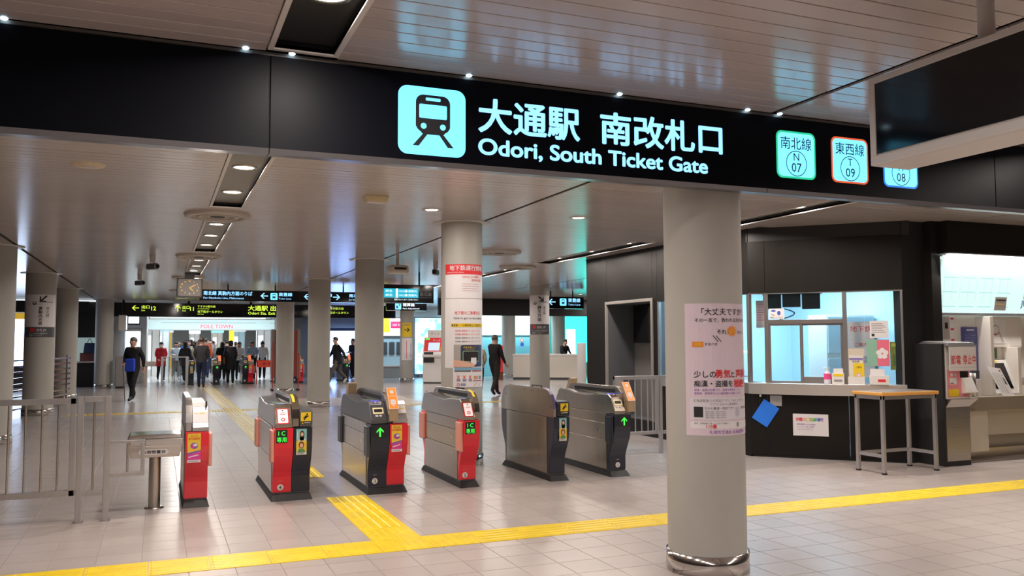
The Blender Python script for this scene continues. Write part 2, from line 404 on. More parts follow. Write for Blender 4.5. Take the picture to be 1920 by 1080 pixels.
# single downlights, detector, emergency box
for x, y, n_ in ((2.89, 9.39, 'left of the poster column'), (4.77, 9.35, 'right of the poster column'), (11.2, 20.5, 'right of the arrow column, first'), (12.6, 24.6, 'right of the arrow column, second'), (13.6, 29.6, 'over the white counter'), (15.2, 27.2, 'far right before the black fascia'),
                 (10.6, 29.5, 'over the white floor-standing ticket machine'), (14.6, 31.2, 'behind the black fascia, over the staff member')):
    t = thing('downlight', 'small round lit downlight in the slatted ceiling '+n_, 'ceiling light', (x, y, ZC), 0, 'single downlights')
    MB().lathe(0, 0, [(.07, -.002), (.10, -.012), (.11, 0)], 24).build('trim_ring', M_TRIM, t); lamp(t, 0, 0, -.001, .07, 22 if y < 12 else 45, rim=False)
t = thing('smoke_detector', 'flat round beige detector cover on ceiling at upper left', 'detector', (-.59, 8.07, ZC))
MB().lathe(0, 0, [(0, -.02), (.10, -.02), (.125, -.012), (.14, 0)], 28).build('cover', mat('beige_plastic', (.62, .50, .36), .5), t); MB().cyl(0, 0, -.024, -.019, .05).build('sensor', M_TRIM, t)
t = thing('exit_lamp_box', 'small cream rectangular box on the ceiling before the poster column', 'box', (2.08, 8.77, ZC))
MB().frustum((-.10, .10, -.07, .07, -.06), (-.13, .13, -.09, .09, 0)).build('housing', mat('cream_box', (.62, .52, .33), .5), t, .006); MB().box(-.085, .085, -.055, .055, -.064, -.058).build('lens', M_TRIM, t)

# ================================================================ BIG STATION SIGN (dropped beam)
sg = thing('station_sign', 'long black overhead station sign with glowing train icon and lettering', 'sign', (0, YB0, 0))
ZB = 2.565
for a_, b_ in ((-6, .510), (.516, 5.9), (5.906, 12)): MB().box(a_, b_, 0, .02, ZB, ZC-.02).build('panel', M_BEAM, sg, .002)
MB().box(-6, 12, .02, .15, ZB+.02, ZC).build('carcass', M_MBLACK, sg)
for a_, b_ in ((-6, .510), (.516, 3.735), (3.74, 12)): MB().prism([(-.004, ZB), (.15, ZB), (.15, ZB-.012), (.012, ZB-.028)], a_, b_, 'x').build('lower_edge', mat('beam_edge', (.16, .16, .17), .3, .7), sg)
MB().box(-6, 12, .004, .016, ZC-.02, ZC-.001).build('shadow_gap', mat('gap_trim', (.10, .09, .08), .5), sg)
for x in (-.706, .386, .622, 1.618, 2.609, 3.58, 3.845): MB().lathe(x, -.012, [(0, ZC-.006), (.013, ZC-.006), (.018, ZC)], 12).build('pin_light', M_LED, sg)
S = plane((0, -.0005, 0)); pr = Print(S)
pr.rrect(1.203, 2.597, 1.600, 2.986, .055, M_GLOW, 2)
k, ox, oz = .39, 1.203, 2.597
def I(x, z): return (ox+x*.397, oz+z*.389)
def rr(x0, z0, x1, z1, r, m, l): a_, b_ = I(x0, z0); c_, d_ = I(x1, z1); pr.rrect(a_, b_, c_, d_, r, m, l)
rr(.255, .335, .765, .885, .045, M_INK, 4)
pr.poly([I(.255, .55), I(.765, .55), I(.765, .42), I(.66, .305), I(.36, .305), I(.255, .42)], M_INK, 3)
rr(.305, .54, .715, .745, .008, M_GLOW, 5); rr(.40, .80, .62, .845, .006, M_GLOW, 5)
pr.ell(*I(.37, .425), .017, .017, M_GLOW, 5); pr.ell(*I(.655, .425), .017, .017, M_GLOW, 5)
pr.poly([I(.36, .31), I(.43, .31), I(.30, .13), I(.21, .13)], M_INK, 4); pr.poly([I(.60, .31), I(.67, .31), I(.82, .13), I(.73, .13)], M_INK, 4)
pr.done('train_icon', sg)
pr = Print(S); pr.text('大通駅', 1.677, 2.78, .212, M_GLOWT, w=.66, bold=.026, res=4); pr.text('南改札口', 2.475, 2.78, .212, M_GLOWT, w=.905, bold=.026, res=4)
pr.text('Odori, South Ticket Gate', 1.677, 2.632, .130, M_GLOWT, w=1.585, bold=.03, res=6); pr.done('lettering', sg)
M_NAVYT = mat('sign_navy_text', (.01, .02, .12), .4)
for x0, ln, a_, b_, rim in ((3.816, '南北線', 'N', '07', (.02, .75, .35)), (4.290, '東西線', 'T', '09', (.95, .13, .04)), (4.765, '東豊線', 'H', '08', (.02, .25, .95))):
    pr = Print(S); pr.rrect(x0, 2.648, x0+.335, 2.972, .045, mat('rim_'+a_, (.02, .02, .02), .5, emit=.9, ecol=rim), 2); pr.rrect(x0+.013, 2.661, x0+.322, 2.959, .036, M_GLOW, 3)
    pr.text(ln, x0+.1675, 2.855, .092, M_NAVYT, w=.262, align='c', bold=.006, l=4)
    pr.ring(x0+.1675, 2.752, .083, .089, M_NAVYT, 4); pr.text(a_, x0+.1675, 2.772, .074, M_NAVYT, align='c', l=4, bold=.006); pr.text(b_, x0+.1675, 2.694, .088, M_NAVYT, align='c', l=4, bold=.006)
    pr.done('line_plate', sg)

# ================================================================ COLUMNS
def column(x, y, r, label):
    t = thing('column', label, 'column', (x, y, 0), 0, 'round concourse columns')
    MB().cyl(0, 0, .135, ZC+.02, r, n=48).build('shaft', M_COLUMN, t)
    MB().lathe(0, 0, [(r+.002, .0), (r+.014, .0), (r+.014, .135), (r, .137)], 48).build('base_ring', M_CHROME, t)
    MB().lathe(0, 0, [(r, -.0), (r+.02, -.004), (r+.105, -.004), (r+.11, .004)], 48).build('ceiling_collar', M_TRIM, t, loc=(0, 0, ZC-.006))
    return t
column(3.50, 4.965, .265, 'near round cream column with steel base and pink poster')
column(3.60, 10.38, .265, 'round cream column behind the gates with red and white posters')
column(3.60, 15.6, .265, 'plain round column behind gate three in the inner hall')
column(3.60, 20.95, .265, 'plain round column whose steel base stands on the inner hall floor')
column(3.60, 27.0, .265, 'plain round column furthest back beside the red trolley')
column(-2.40, 15.4, .30, 'round column cut by the left picture edge')
column(-2.40, 21.1, .30, 'round column on the left with a white platform direction sign')
column(-2.40, 26.7, .30, 'third plain round column on the left behind the railing')
column(-1.75, 32.7, .29, 'small far round column on the left beside the dark shop')
column(9.60, 21.2, .27, 'round column right of centre with a white arrow sign')
column(9.0, 32.5, .27, 'far thin round column with a yellow arrow poster')
column(14.05, 34.3, .30, 'pale far column between the two glowing white wall panels')
column(16.45, 34.3, .30, 'pale far column behind the staff member at the counter')

# ================================================================ TICKET GATES
GY = 8.65
P_END = [(.115, .075), (.115, .23), (.10, .275), (.045, .385), (.02, .44), (.0, .52), (-.008, .58), (-.008, .715), (.17, .715), (.17, .075)]
H_LOW = [(-.012, .72), (-.012, .755), (.075, .905), (.12, .935), (.42, .925), (.62, .905), (.95, .915), (1.15, .945), (1.33, .945), (1.375, .905), (1.462, .755), (1.462, .72)]
H_NAVY = [(-.012, .72), (-.012, .865), (.01, .885), (1.44, .885), (1.462, .865), (1.462, .72)]
P_FIN = [(.005, .72), (.005, .80), (.03, .89), (.075, .955), (.14, 1.0), (.24, 1.02), (1.2, 1.02), (1.31, 1.0), (1.375, .955), (1.42, .89), (1.445, .80), (1.445, .72)]
def mir(p): return [(1.45-y, z) for y, z in p]
def strip(b, pts, x0, x1, off, m=None):
    out = []
    for i, (y, z) in enumerate(pts):
        a, c = pts[max(0, i-1)], pts[min(len(pts)-1, i+1)]; d = Vector((c[0]-a[0], c[1]-a[1])).normalized(); out.append((y-d.y*off, z+d.x*off))
    return b.prism(list(pts)+out[::-1], x0, x1, 'x', m)
SLOPE = lambda x0: plane((x0, -.0125, .755), (1, 0, 0), (0, .087, .15))
M_LB = mat('reader_ring', (.05, .1, .4), .3, emit=1.3, ecol=(.35, .6, 1.0)); M_SCR = mat('status_screen', (.03, .05, .03), .2, emit=.35, ecol=(.55, .75, .45))
M_TAN = mat('reader_bracket', (.42, .30, .18), .4)
def g_end(t, x0, x1, m):
    MB().prism(P_END, x0, x1, 'x').build('end_panel', m, t, .004); MB().prism(mir(P_END), x0, x1, 'x').build('end_panel', m, t, .004)
def g_sides(t, x, s):
    for z0, z1 in ((.075, .405), (.409, .60), (.604, .717)): MB().box(*sorted((x, x+s*.006)), .172, 1.278, z0, z1).build('side_panel', M_BRONZE, t, .002)
    for y, z in ((.32, .50), (.30, .33)): MB().box(*sorted((x+s*.006, x+s*.010)), y, y+.05, z, z+.03).build('key_lock', M_CHROME, t)
def g_flaps(t, x, s, m):
    for y0, y1 in ((.005, .16), (1.29, 1.445)):
        MB().box(*sorted((x, x+s*.034)), y0, y1, .385, .695).build('flap_door', m, t, .012, seg=3)
def g_base(t, w):
    MB().frustum((-.02, w+.02, -.005, 1.455, 0), (.0, w, .05, 1.40, .062)).build('plinth', M_MBLACK, t, .004)
    MB().box(.004, w-.004, .12, 1.33, .06, .72).build('core', M_HOODD, t)
def g_hood(t, x0, x1, m=None):
    MB().prism(H_LOW, x0, x1, 'x').build('hood', m or M_BRONZE, t, .006)
    b = MB(); strip(b, H_LOW[3:9], x0+.012, x1-.008, .003); b.build('top_plate', M_HOODD, t)
    S = plane((0, .42, .9285), (1, 0, 0), (0, 1, -.01)); p = Print(S)
    p.rect(x0+.03, .0, x1-.03, .10, M_SCR, 3); p.done('status_screen', t)
def g_fin(t, x0, x1, yellow=True, slot=0, m=None):
    MB().prism(P_FIN, x0, x1, 'x').build('fin', m or M_BRONZE, t, .006)
    if slot: MB().box(*sorted((slot, slot+.002*(1 if slot > x1-.001 else -1))), .22, 1.2, .945, .985).build('sensor_slot', M_MBLACK, t)
    b = MB(); strip(b, P_FIN[1:6], x0, x1, .004); b.build('fin_edge', M_CHROME, t)
    if yellow: b = MB(); strip(b, P_FIN[3:6], x0+.008, x0+.034, .0065); b.build('yellow_strip', M_YSIGN, t)
def g_reader_ic(t, x0, x1):
    S = SLOPE(0); p = Print(S); c = (x0+x1)/2
    p.rrect(x0, .0, x1, .165, .012, M_RED, 2); p.rrect(x0+.008, .008, x1-.008, .157, .008, mat('reader_white', (.85, .8, .8), .3, emit=.35, ecol=(1, .85, .85)), 4)
    p.ring(c, .045, .010, .019, M_INKR, 5, ry=1); p.rect(c-.028, .10, c+.028, .106, M_INKR, 5); p.rect(c-.02, .118, c+.02, .122, M_INKG, 5); p.ell(c, .142, .006, .006, M_INK, 5)
    p.done('reader_panel', t)
    S2 = plane((c, .17, .9340), (1, 0, 0), (0, 1, -.033)); p = Print(S2); p.ell(0, .02, .045, .05, M_WHITE, 3); p.ell(0, .02, .038, .043, M_LB, 4); p.done('reader_disc', t)
def g_reader_slot(t, x0, x1):
    p = Print(SLOPE(0)); c = (x0+x1)/2
    p.rrect(x0, .07, x1, .14, .008, mat('slot_frame', (.8, .68, .42), .3, emit=.25, ecol=(1, .85, .5)), 3); p.rrect(x0+.012, .088, x1-.012, .125, .005, M_MBLACK, 4)
    p.rect(x0+.02, .04, c-.004, .058, M_PAPER, 3); p.ell(c+.02, .049, .014, .011, M_PAPER, 3); p.done('ticket_slot', t)
    S2 = plane((c, .14, .9345), (1, 0, 0), (0, 1, -.033)); p = Print(S2); p.ell(0, .05, .05, .06, M_BLUEL, 4); p.done('reader_disc', t)
    S2 = plane((c, .10, .923), (1, 0, 0), (0, .045, .03)); p = Print(S2)
    for k, m in enumerate((M_INKR, M_WHITE, M_INKB, M_YSIGN)): p.rect(-.04+k*.02, .0, -.022+k*.02, .012, m, 4)
    p.done('colour_marks', t)
def g_board(t, x0, x1, rear=False):
    q = [(-.035, .865), (.105, 1.075), (.155, 1.07), (.10, .90), (.04, .86)]; br = [(-.03, .74), (.035, .74), (.05, .87), (-.033, .87)]
    f = mir if rear else (lambda z: z)
    MB().prism(f(q), x0, x1, 'x').build('reader_board', M_TAN, t, .004); MB().prism(f(br), x0+.006, x1-.006, 'x').build('board_bracket', M_TAN, t, .004)
    S = plane((x0, -.036, .866), (1, 0, 0), (0, .14, .21)) if not rear else plane((x1, 1.486, .866), (-1, 0, 0), (0, -.14, .21))
    w = x1-x0; p = Print(S); p.rect(0, 0, w, .25, M_WHITE, 1); p.rect(.006, .006, w-.006, .15, M_ORANGE, 2); p.rect(.006, .157, w-.006, .245, M_ORANGE, 2)
    p.rrect(.022, .05, w-.022, .11, .012, M_PAPER, 3); p.rrect(.03, .18, w-.03, .22, .012, M_PAPER, 3); p.poly([(w/2-.015, .045), (w/2+.015, .045), (w/2, .025)], M_PAPER, 3); p.done('board_face', t)
def g_led(t, x0, x1, kind):
    p = Print(plane((0, -.0085, 0))); c = (x0+x1)/2; p.rrect(x0, .572, x1, .700, .006, M_MBLACK, 1)
    if kind == 'ic': p.text('I C', c, .645, .058, M_GREENL, align='c', bold=.004, l=3); p.text('専用', c, .584, .054, M_GREENL, align='c', bold=.004, l=3, w=(x1-x0)*.84)
    else: p.arrow(c, .634, .048, 90, M_GREENL, 3, t=.38)
    p.done('led_display', t)
def g_num(t, x, n):
    p = Print(plane((0, .1145, 0))); p.ell(x, .125, .030, .030, M_WHITE, 1); p.text(n, x, .108, .048, M_INK, align='c', bold=.012, l=3)
    p.rect(x-.018, .185, x+.018, .190, M_INKG, 1); p.done('number_badge', t)
def g_ysign(t, x0, x1):
    p = Print(plane((0, -.0125, 0))); p.rect(x0, .775, x1, .862, M_YSIGN, 1); c = (x0+x1)/2; k = (x1-x0)
    p.ell(c+.012, .842, .009, .009, M_INK, 2)
    p.poly([(c-.01, .83), (c+.012, .832), (c+.006, .805), (c-.014, .808)], M_INK, 2); p.poly([(c-.028, .81), (c-.022, .803), (c+.03, .823), (c+.026, .83)], M_INK, 2); p.poly([(c-.014, .808), (c-.002, .806), (c-.012, .785), (c-.022, .785)], M_INK, 2)
    p.rect(x0+.004, .748, x1-.004, .770, M_MBLACK, 1); p.poly([(x0+.008, .751), (x0+.028, .751), (x0+.018, .767)], M_YSIGN, 2); p.rect(x0+.034, .756, x1-.008, .763, M_PAPER, 2); p.done('warning_sticker', t)
M_TEAL = mat('poster_teal', (.25, .55, .55), .4); M_PYEL = mat('poster_yellow', (.85, .58, .05), .4); M_PSK = mat('poster_skin', (.75, .45, .33), .4); M_MAG = mat('poster_magenta', (.75, .05, .35), .4); M_PGRN = mat('poster_green', (.08, .30, .12), .4); M_BRN = mat('poster_brown', (.16, .05, .025), .4); M_VIO = mat('poster_violet', (.28, .10, .45), .4)
def g_poster_women(t, x0, x1):
    p = Print(plane((0, -.0085, 0))); c = (x0+x1)/2; w = x1-x0; z0, z1 = .45, .700
    p.rect(x0, z0, x1, z1, M_PAPER, 1); p.rect(x0, .585, x1, z1, M_TEAL, 2); p.rect(x0, .475, x1, .585, M_PYEL, 2)
    p.ell(c+.005, .645, .022, .040, M_HAIR, 3); p.poly([(c-.02, .62), (c+.028, .62), (c+.022, .588), (c-.016, .588)], M_HAIR, 3); p.ell(c+.005, .648, .014, .020, M_PSK, 4); p.poly([(c-.035, .585), (c+.045, .585), (c+.03, .608), (c-.02, .608)], M_PAPER, 3)
    p.ell(c, .545, .027, .033, M_BRN, 3); p.ell(c, .540, .017, .022, M_PSK, 4); p.poly([(x0+.012, .475), (x1-.012, .475), (c+.025, .508), (c-.025, .508)], M_PGRN, 4)
    p.rect(x0+.008, .60, x0+.016, .68, M_PAPER, 4); p.rect(x0+.01, .458, x1-.03, .462, M_INKG, 3); p.rect(x0+.01, .466, x1-.02, .469, M_INKG, 3); p.done('poster_sticker', t)
def g_poster_sale(t, x0, x1):
    p = Print(plane((0, -.0085, 0))); c = (x0+x1)/2; z0, z1 = .43, .700
    p.rect(x0, z0, x1, z1, M_PYEL, 1); p.text('なつの', c, .668, .022, M_INKR, align='c', bold=.02, l=2); p.text('乗り放題切符', c, .642, .022, M_INKR, align='c', bold=.02, w=(x1-x0)*.85)
    p.ell(c, .585, .034, .028, M_VIO, 2); p.ell(c+.01, .592, .020, .012, M_PAPER, 3); p.ell(c-.014, .575, .014, .014, M_MAG, 3); p.poly([(x0, .52), (x1, .545), (x1, .53), (x0, .50)], M_VIO, 2); p.poly([(x0, .50), (x1, .527), (x1, .455), (x0, .455)], M_MAG, 2)
    p.poly([(x0+.01, .485), (x1-.02, .505), (x1-.02, .495), (x0+.01, .475)], M_PAPER, 3); p.rect(x0, z0, x1, .456, M_PAPER, 2); p.rect(x0+.01, .44, x1-.02, .446, M_INKG, 3); p.done('poster_sticker', t)
GRP = 'row of ticket gates nearest the camera'
# gate at the luggage stand
g0 = thing('ticket_gate', 'narrow red-fronted ticket gate beside the steel luggage stand', 'ticket gate', (.25, GY, 0), 0, GRP); W = .205
g_base(g0, W); g_end(g0, .0, W, M_RED); g_sides(g0, W, 1); g_sides(g0, 0, -1); g_flaps(g0, W, 1, M_PINK)
g_fin(g0, .0, .055, False, m=M_SATIN); MB().prism(H_LOW, .057, W, 'x').build('hood', M_SATIN, g0, .006); g_poster_sale(g0, .018, .135)
p = Print(SLOPE(0)); p.rect(.065, .05, W-.006, .16, M_PAPER, 2); p.rect(.075, .14, .105, .148, M_YSIGN, 3); p.rect(.12, .14, .17, .15, M_YSIGN, 3); p.done('price_card', g0)
for k in range(4): MB().prism([(.20+.14*k, .93), (.22+.14*k, .975), (.235+.14*k, .975), (.26+.14*k, .93)], .062, W-.02, 'x').build('card_step', M_WHITE, g0, .004)
b = MB(); b.rod((W-.02, .10, .93), (W-.02, .10, .985), .006); b.rod((W-.02, .18, .93), (W-.02, .18, .985), .006); b.rod((W-.02, .10, .985), (W-.02, .18, .985), .006); b.build('hand_loop', M_MBLACK, g0)
# gate 4
g4 = thing('ticket_gate', 'ticket gate number 4, red half with green sign and dark half with portrait poster', 'ticket gate', (1.06, GY, 0), 0, GRP); W = .36
g_base(g4, W); g_end(g4, .0, .178, M_RED); g_end(g4, .182, W, M_NAVY); g_sides(g4, 0, -1); g_sides(g4, W, 1); g_flaps(g4, 0, -1, M_PINK)
g_hood(g4, .0, .165); g_fin(g4, .167, .235, slot=.167); MB().prism(H_NAVY, .237, W, 'x').build('side_hood', M_HOODD, g4, .01)
g_reader_ic(g4, .022, .135); g_led(g4, .012, .12, 'ic'); g_num(g4, .075, '4'); g_poster_women(g4, .205, .305); g_ysign(g4, .245, .345)
# gate 3
g3 = thing('ticket_gate', 'ticket gate number 3 with green arrow, orange card reader and yellow poster', 'ticket gate', (2.005, GY, 0), 0, GRP); W = .385
g_base(g3, W); g_end(g3, .0, .195, M_NAVY); g_end(g3, .199, W, M_RED); g_sides(g3, 0, -1); g_sides(g3, W, 1); g_flaps(g3, 0, -1, M_GFLAP); g_flaps(g3, W, 1, M_PINK)
g_hood(g3, .0, .165, M_HOODD); g_fin(g3, .167, .225, False, slot=.167, m=M_HOODD); MB().prism(H_LOW, .227, W, 'x').build('side_hood', M_SATIN, g3, .006)
g_reader_slot(g3, .03, .14); g_led(g3, .03, .16, 'arrow'); g_num(g3, .075, '3'); g_poster_sale(g3, .215, .325); g_board(g3, .185, .285); g_board(g3, .06, .16, True)
p = Print(SLOPE(0)); p.rect(.29, .07, .375, .165, M_PAPER, 2); p.rect(.30, .12, .365, .13, M_YSIGN, 3); p.done('price_card', g3)
# gate 2
g2 = thing('ticket_gate', 'slim red ticket gate number 2 with green sign and pink flaps', 'ticket gate', (3.0, GY, 0), 0, GRP); W = .185
g_base(g2, W); g_end(g2, .0, W, M_RED); g_sides(g2, 0, -1); g_sides(g2, W, 1); g_flaps(g2, 0, -1, M_PINK)
g_hood(g2, .0, .128); g_fin(g2, .130, W, slot=.130); g_reader_ic(g2, .012, .115); g_led(g2, .02, .128, 'ic'); g_num(g2, .06, '2')
MB().box(.135, .175, .42, .62, 1.02, 1.035).build('fin_cap', M_MBLACK, g2, .005)
# plain-sided gate
gb = thing('ticket_gate', 'ticket gate with plain full-height steel side and portrait poster', 'ticket gate', (4.06, GY, 0), 0, GRP); W = .19
g_base(gb, W); g_end(gb, .0, W, M_NAVY); g_sides(gb, W, 1)
MB().box(-.006, 0, .172, 1.278, .075, .70).build('side_panel', M_BRONZE, gb, .002)
MB().prism([(.0, .706), (.0, .80), (.025, .89), (.07, .955), (.13, 1.0), (.24, 1.02), (1.2, 1.02), (1.32, 1.0), (1.39, .95), (1.45, .82), (1.45, .706)], -.006, .03, 'x').build('upper_plate', M_BRONZE, gb, .004)
b = MB(); strip(b, P_FIN[1:6], .0, .03, .008); b.build('violet_edge', mat('violet_edge', (.10, .05, .22), .3), gb)
MB().prism(H_NAVY, .032, W, 'x').build('side_hood', M_NAVY, gb, .01); g_poster_women(gb, .06, .15); g_ysign(gb, .075, .17)
for y, z in ((.10, .93), (.05, .82), (.55, .98), (.75, .98), (1.3, .9)): MB().rod((-.009, y, z), (-.005, y, z), .006).build('bolt', M_MBLACK, gb)
b = MB(); b.rod((.015, .33, 1.02), (.015, .33, 1.04), .006); b.rod((.015, .58, 1.02), (.015, .58, 1.04), .006); b.rod((.015, .33, 1.04), (.015, .58, 1.04), .006); b.build('hand_loop', M_MBLACK, gb)
# gate 1
g1 = thing('ticket_gate', 'ticket gate number 1 with green arrow and two orange card readers', 'ticket gate', (4.82, GY, 0), 0, GRP); W = .215
g_base(g1, W); g_end(g1, .0, W, M_NAVY); g_sides(g1, 0, -1); g_sides(g1, W, 1); g_flaps(g1, 0, -1, M_NAVY)
g_hood(g1, .0, .145, M_BRONZE); g_fin(g1, .147, W, False, slot=.147); g_reader_slot(g1, .02, .125); g_led(g1, .06, .19, 'arrow'); g_num(g1, .11, '1'); g_board(g1, .165, .26); g_board(g1, .15, .245, True)
MB().box(-.012, -.006, .175, .178, .39, .69).build('flap_guide', M_CHROME, g1)
for g_ in (g0, g4, g3, g2, gb, g1):       # body overhangs the plinth at both ends
    for o_ in g_.children:
        if not o_.name.startswith('plinth'): o_.scale.y = 1.076; o_.location.y = -.0551
# far gate row
FG = 'far row of ticket gates before the shopping street'
for src, x, y, lab in ((gb, 1.02, 33.3, 'far ticket gate at the left end beside the glass fence'), (g1, 1.88, 33.3, 'far ticket gate between walking man and woman in skirt'), (g3, 2.92, 33.3, 'far ticket gate left of the red barrier tape'), (gb, 4.12, 33.5, 'far ticket gate behind the red trolley'),
                       (g3, 4.72, 33.1, 'far ticket gate right of the red trolley column'), (g1, 6.72, 33.5, 'far ticket gate with green arrow beside the running man')):
    c = copy_tree(src); c.location = (x, y, 0); c['label'] = lab; c['group'] = FG

# ================================================================ LEFT RAILING AND LUGGAGE STAND
def tube_frame(t, x0, x1, z0, z1, w=.042, y=0, posts=True, name='rail'):
    MB().box(x0, x1, y-w/2, y+w/2, z1-w, z1).build('top_rail', M_SATIN, t, .003); MB().box(x0, x1, y-w/2, y+w/2, z0, z0+w).build('bottom_rail', M_SATIN, t, .003)
r1 = thing('railing', 'long satin steel railing with thin bars at the left edge', 'railing', (0, 8.34, 0))
tube_frame(r1, -2.4, -.652, .235, 1.072, .05)
for x in (-2.4, -.695): MB().box(x, x+.043, -.025, .025, .0 if x < -2 else .235, 1.072).build('post', M_SATIN, r1, .003)
for k in range(13): MB().rod((-.785-.125*k, 0, .28), (-.785-.125*k, 0, 1.025), .0085).build('bar', M_STEEL, r1)
r2 = thing('railing', 'narrow two-post steel railing joined to a low wing rail', 'railing', (0, 8.34, 0))
for x in (-.640, -.425): MB().box(x, x+.050, -.025, .025, 0, 1.085).build('post', M_SATIN, r2, .003)
MB().box(-.59, -.425, -.025, .025, 1.035, 1.085).build('top_rail', M_SATIN, r2, .003); MB().box(-.59, -.425, -.02, .02, .225, .275).build('bottom_rail', M_SATIN, r2, .003)
MB().rod((-.508, 0, .27), (-.508, 0, 1.04), .009).build('bar', M_STEEL, r2)
for x in (-.615, -.40): MB().box(x-.04, x+.04, -.04, .04, 0, .006).build('foot_plate', M_STEEL, r2)
MB().box(-.375, -.095, -.016, .016, .375, .410).build('wing_rail', M_SATIN, r2, .003); MB().box(-.375, -.095, -.012, .012, .668, .690).build('wing_rail', M_SATIN, r2, .003)
MB().box(-.127, -.095, -.016, .016, .41, .668).build('wing_post', M_SATIN, r2, .003); MB().rod((-.235, 0, .41), (-.235, 0, .67), .009).build('bar', M_STEEL, r2)
ls = thing('luggage_stand', 'steel luggage stand with tray on a single round pole', 'stand', (-.01, 8.80, 0))
MB().cyl(0, 0, .008, .52, .052, n=28).build('pole', M_STEEL, ls); MB().lathe(0, 0, [(0, .008), (.085, .008), (.085, 0)], 28).build('foot_plate', M_STEEL, ls)
MB().frustum((-.21, .21, -.17, .17, .49), (-.235, .235, -.20, .20, .605)).build('tray_body', M_STEEL, ls, .006); MB().box(-.24, .24, -.205, .205, .605, .665).build('tray_rim', M_CHROME, ls, .008)
MB().frustum((-.235, .235, -.20, .20, .665), (-.225, .225, -.185, .20, .70)).build('tray_top', M_CHROME, ls, .01)
p = Print(plane((0, -.1868, .545), (1, 0, 0), (0, -.03, .115))); p.rrect(-.14, -.028, .115, .028, .028, M_PAPER, 2); p.text('お荷物置台', -.01, -.014, .036, M_INK, align='c', bold=.015, l=4, w=.20); p.done('name_plate', ls)

# ================================================================ RIGHT RAILING
r3 = thing('railing', 'satin steel railing with swing gate between last gate and dark booth', 'railing', (0, 10.2, 0))
MB().box(5.72, 7.36, -.022, .022, 1.025, 1.075).build('top_rail', M_SATIN, r3, .003); MB().box(5.80, 7.36, -.02, .02, .27, .315).build('bottom_rail', M_SATIN, r3, .003)
for x in (6.40, 6.455, 7.30): MB().box(x-.025, x+.02, -.024, .024, 0 if x != 6.40 else .27, 1.075).build('post', M_SATIN, r3, .003)
MB().box(5.72, 5.77, -.024, .024, .27, 1.075).build('post', M_SATIN, r3, .003); MB().box(5.77, 5.86, -.02, .02, .88, 1.03).build('latch_box', M_SATIN, r3, .003)
for x in (5.95, 6.05, 6.15, 6.25, 6.33, 6.58, 6.70, 6.82, 6.94, 7.06, 7.18): MB().rod((x, 0, .30), (x, 0, 1.03), .009).build('bar', M_SATIN, r3)

# ================================================================ STAFF BOOTH
M_BWALL = mat('booth_inside', (.55, .70, .76), .6); M_FRAME = mat('window_frame', (.38, .36, .35), .3, .8)
M_PANE = mat('pane_glass', (.05, .08, .09), .0, alpha=.07, spec=.8)
bo = thing('staff_booth', 'dark angular staff booth with bright blue-white service windows', 'booth', (7.40, 9.45, 0), R(-45))
LW = 1.909; WT = 2.185
for a_, b_ in ((0, .215), (.219, 1.235), (1.239, LW)): MB().box(a_, b_, 0, .05, .03, .84).build('lower_panel', M_BOOTH, bo, .002)
for a_, b_ in ((0, .215), (.219, LW)): MB().box(a_, b_, 0, .05, WT, ZC-.18).build('upper_panel', M_BOOTH, bo, .002)
MB().box(-.02, LW+.1, .01, .06, ZC-.18, ZC).build('fascia', M_MBLACK, bo); MB().box(0, LW, .02, .05, 0, .03).build('kick_strip', M_MBLACK, bo)
ct = [(-.02, -.02)]+[(LW*i/12, -.03-.13*math.sin(math.pi*(i/12)**.8)*.9) for i in range(1, 12)]+[(LW+.02, -.02), (LW+.02, .30), (-.02, .30)]
MB().prism(ct, .838, .985, 'z').build('counter', mat('counter_steel', (.72, .69, .67), .34, .85), bo, .004)
for a_, b_, z0, z1 in ((.20, .25, .985, WT), (1.185, 1.24, .985, WT), (.25, 1.185, 1.775, 1.83), (LW-.03, LW, .985, WT)): MB().box(a_, b_, .005, .055, z0, z1).build('window_mullion', M_FRAME, bo, .003)
MB().box(0, LW, .0, .06, WT-.006, WT+.012).build('window_head', M_FRAME, bo)
for a_, b_, y in ((.25, .68, .015), (.66, 1.185, .04)):
    sash = MB(); sash.box(a_, a_+.03, y, y+.02, .985, 1.775); sash.box(b_-.03, b_, y, y+.02, .985, 1.775); sash.box(a_+.03, b_-.03, y, y+.02, 1.75, 1.775); sash.box(a_+.03, b_-.03, y, y+.02, .985, .985+(.03 if a_ < .5 else .09)); so = sash.build('sliding_sash', M_FRAME, bo, .002)
    MB().box(a_+.03, b_-.03, y+.008, y+.012, 1.015, 1.75).build('pane', M_PANE, so); MB().box(b_-.022 if a_ < .5 else a_+.008, b_-.008 if a_ < .5 else a_+.022, y-.006, y, 1.22, 1.32).build('pull_handle', M_CHROME, so)
for a_, b_, z0, z1 in ((0, .20, .985, WT), (.25, 1.185, 1.83, WT), (1.24, 1.447, .985, WT), (1.451, LW-.03, .985, WT)): MB().box(a_, b_, .025, .030, z0, z1).build('pane', M_PANE, bo)
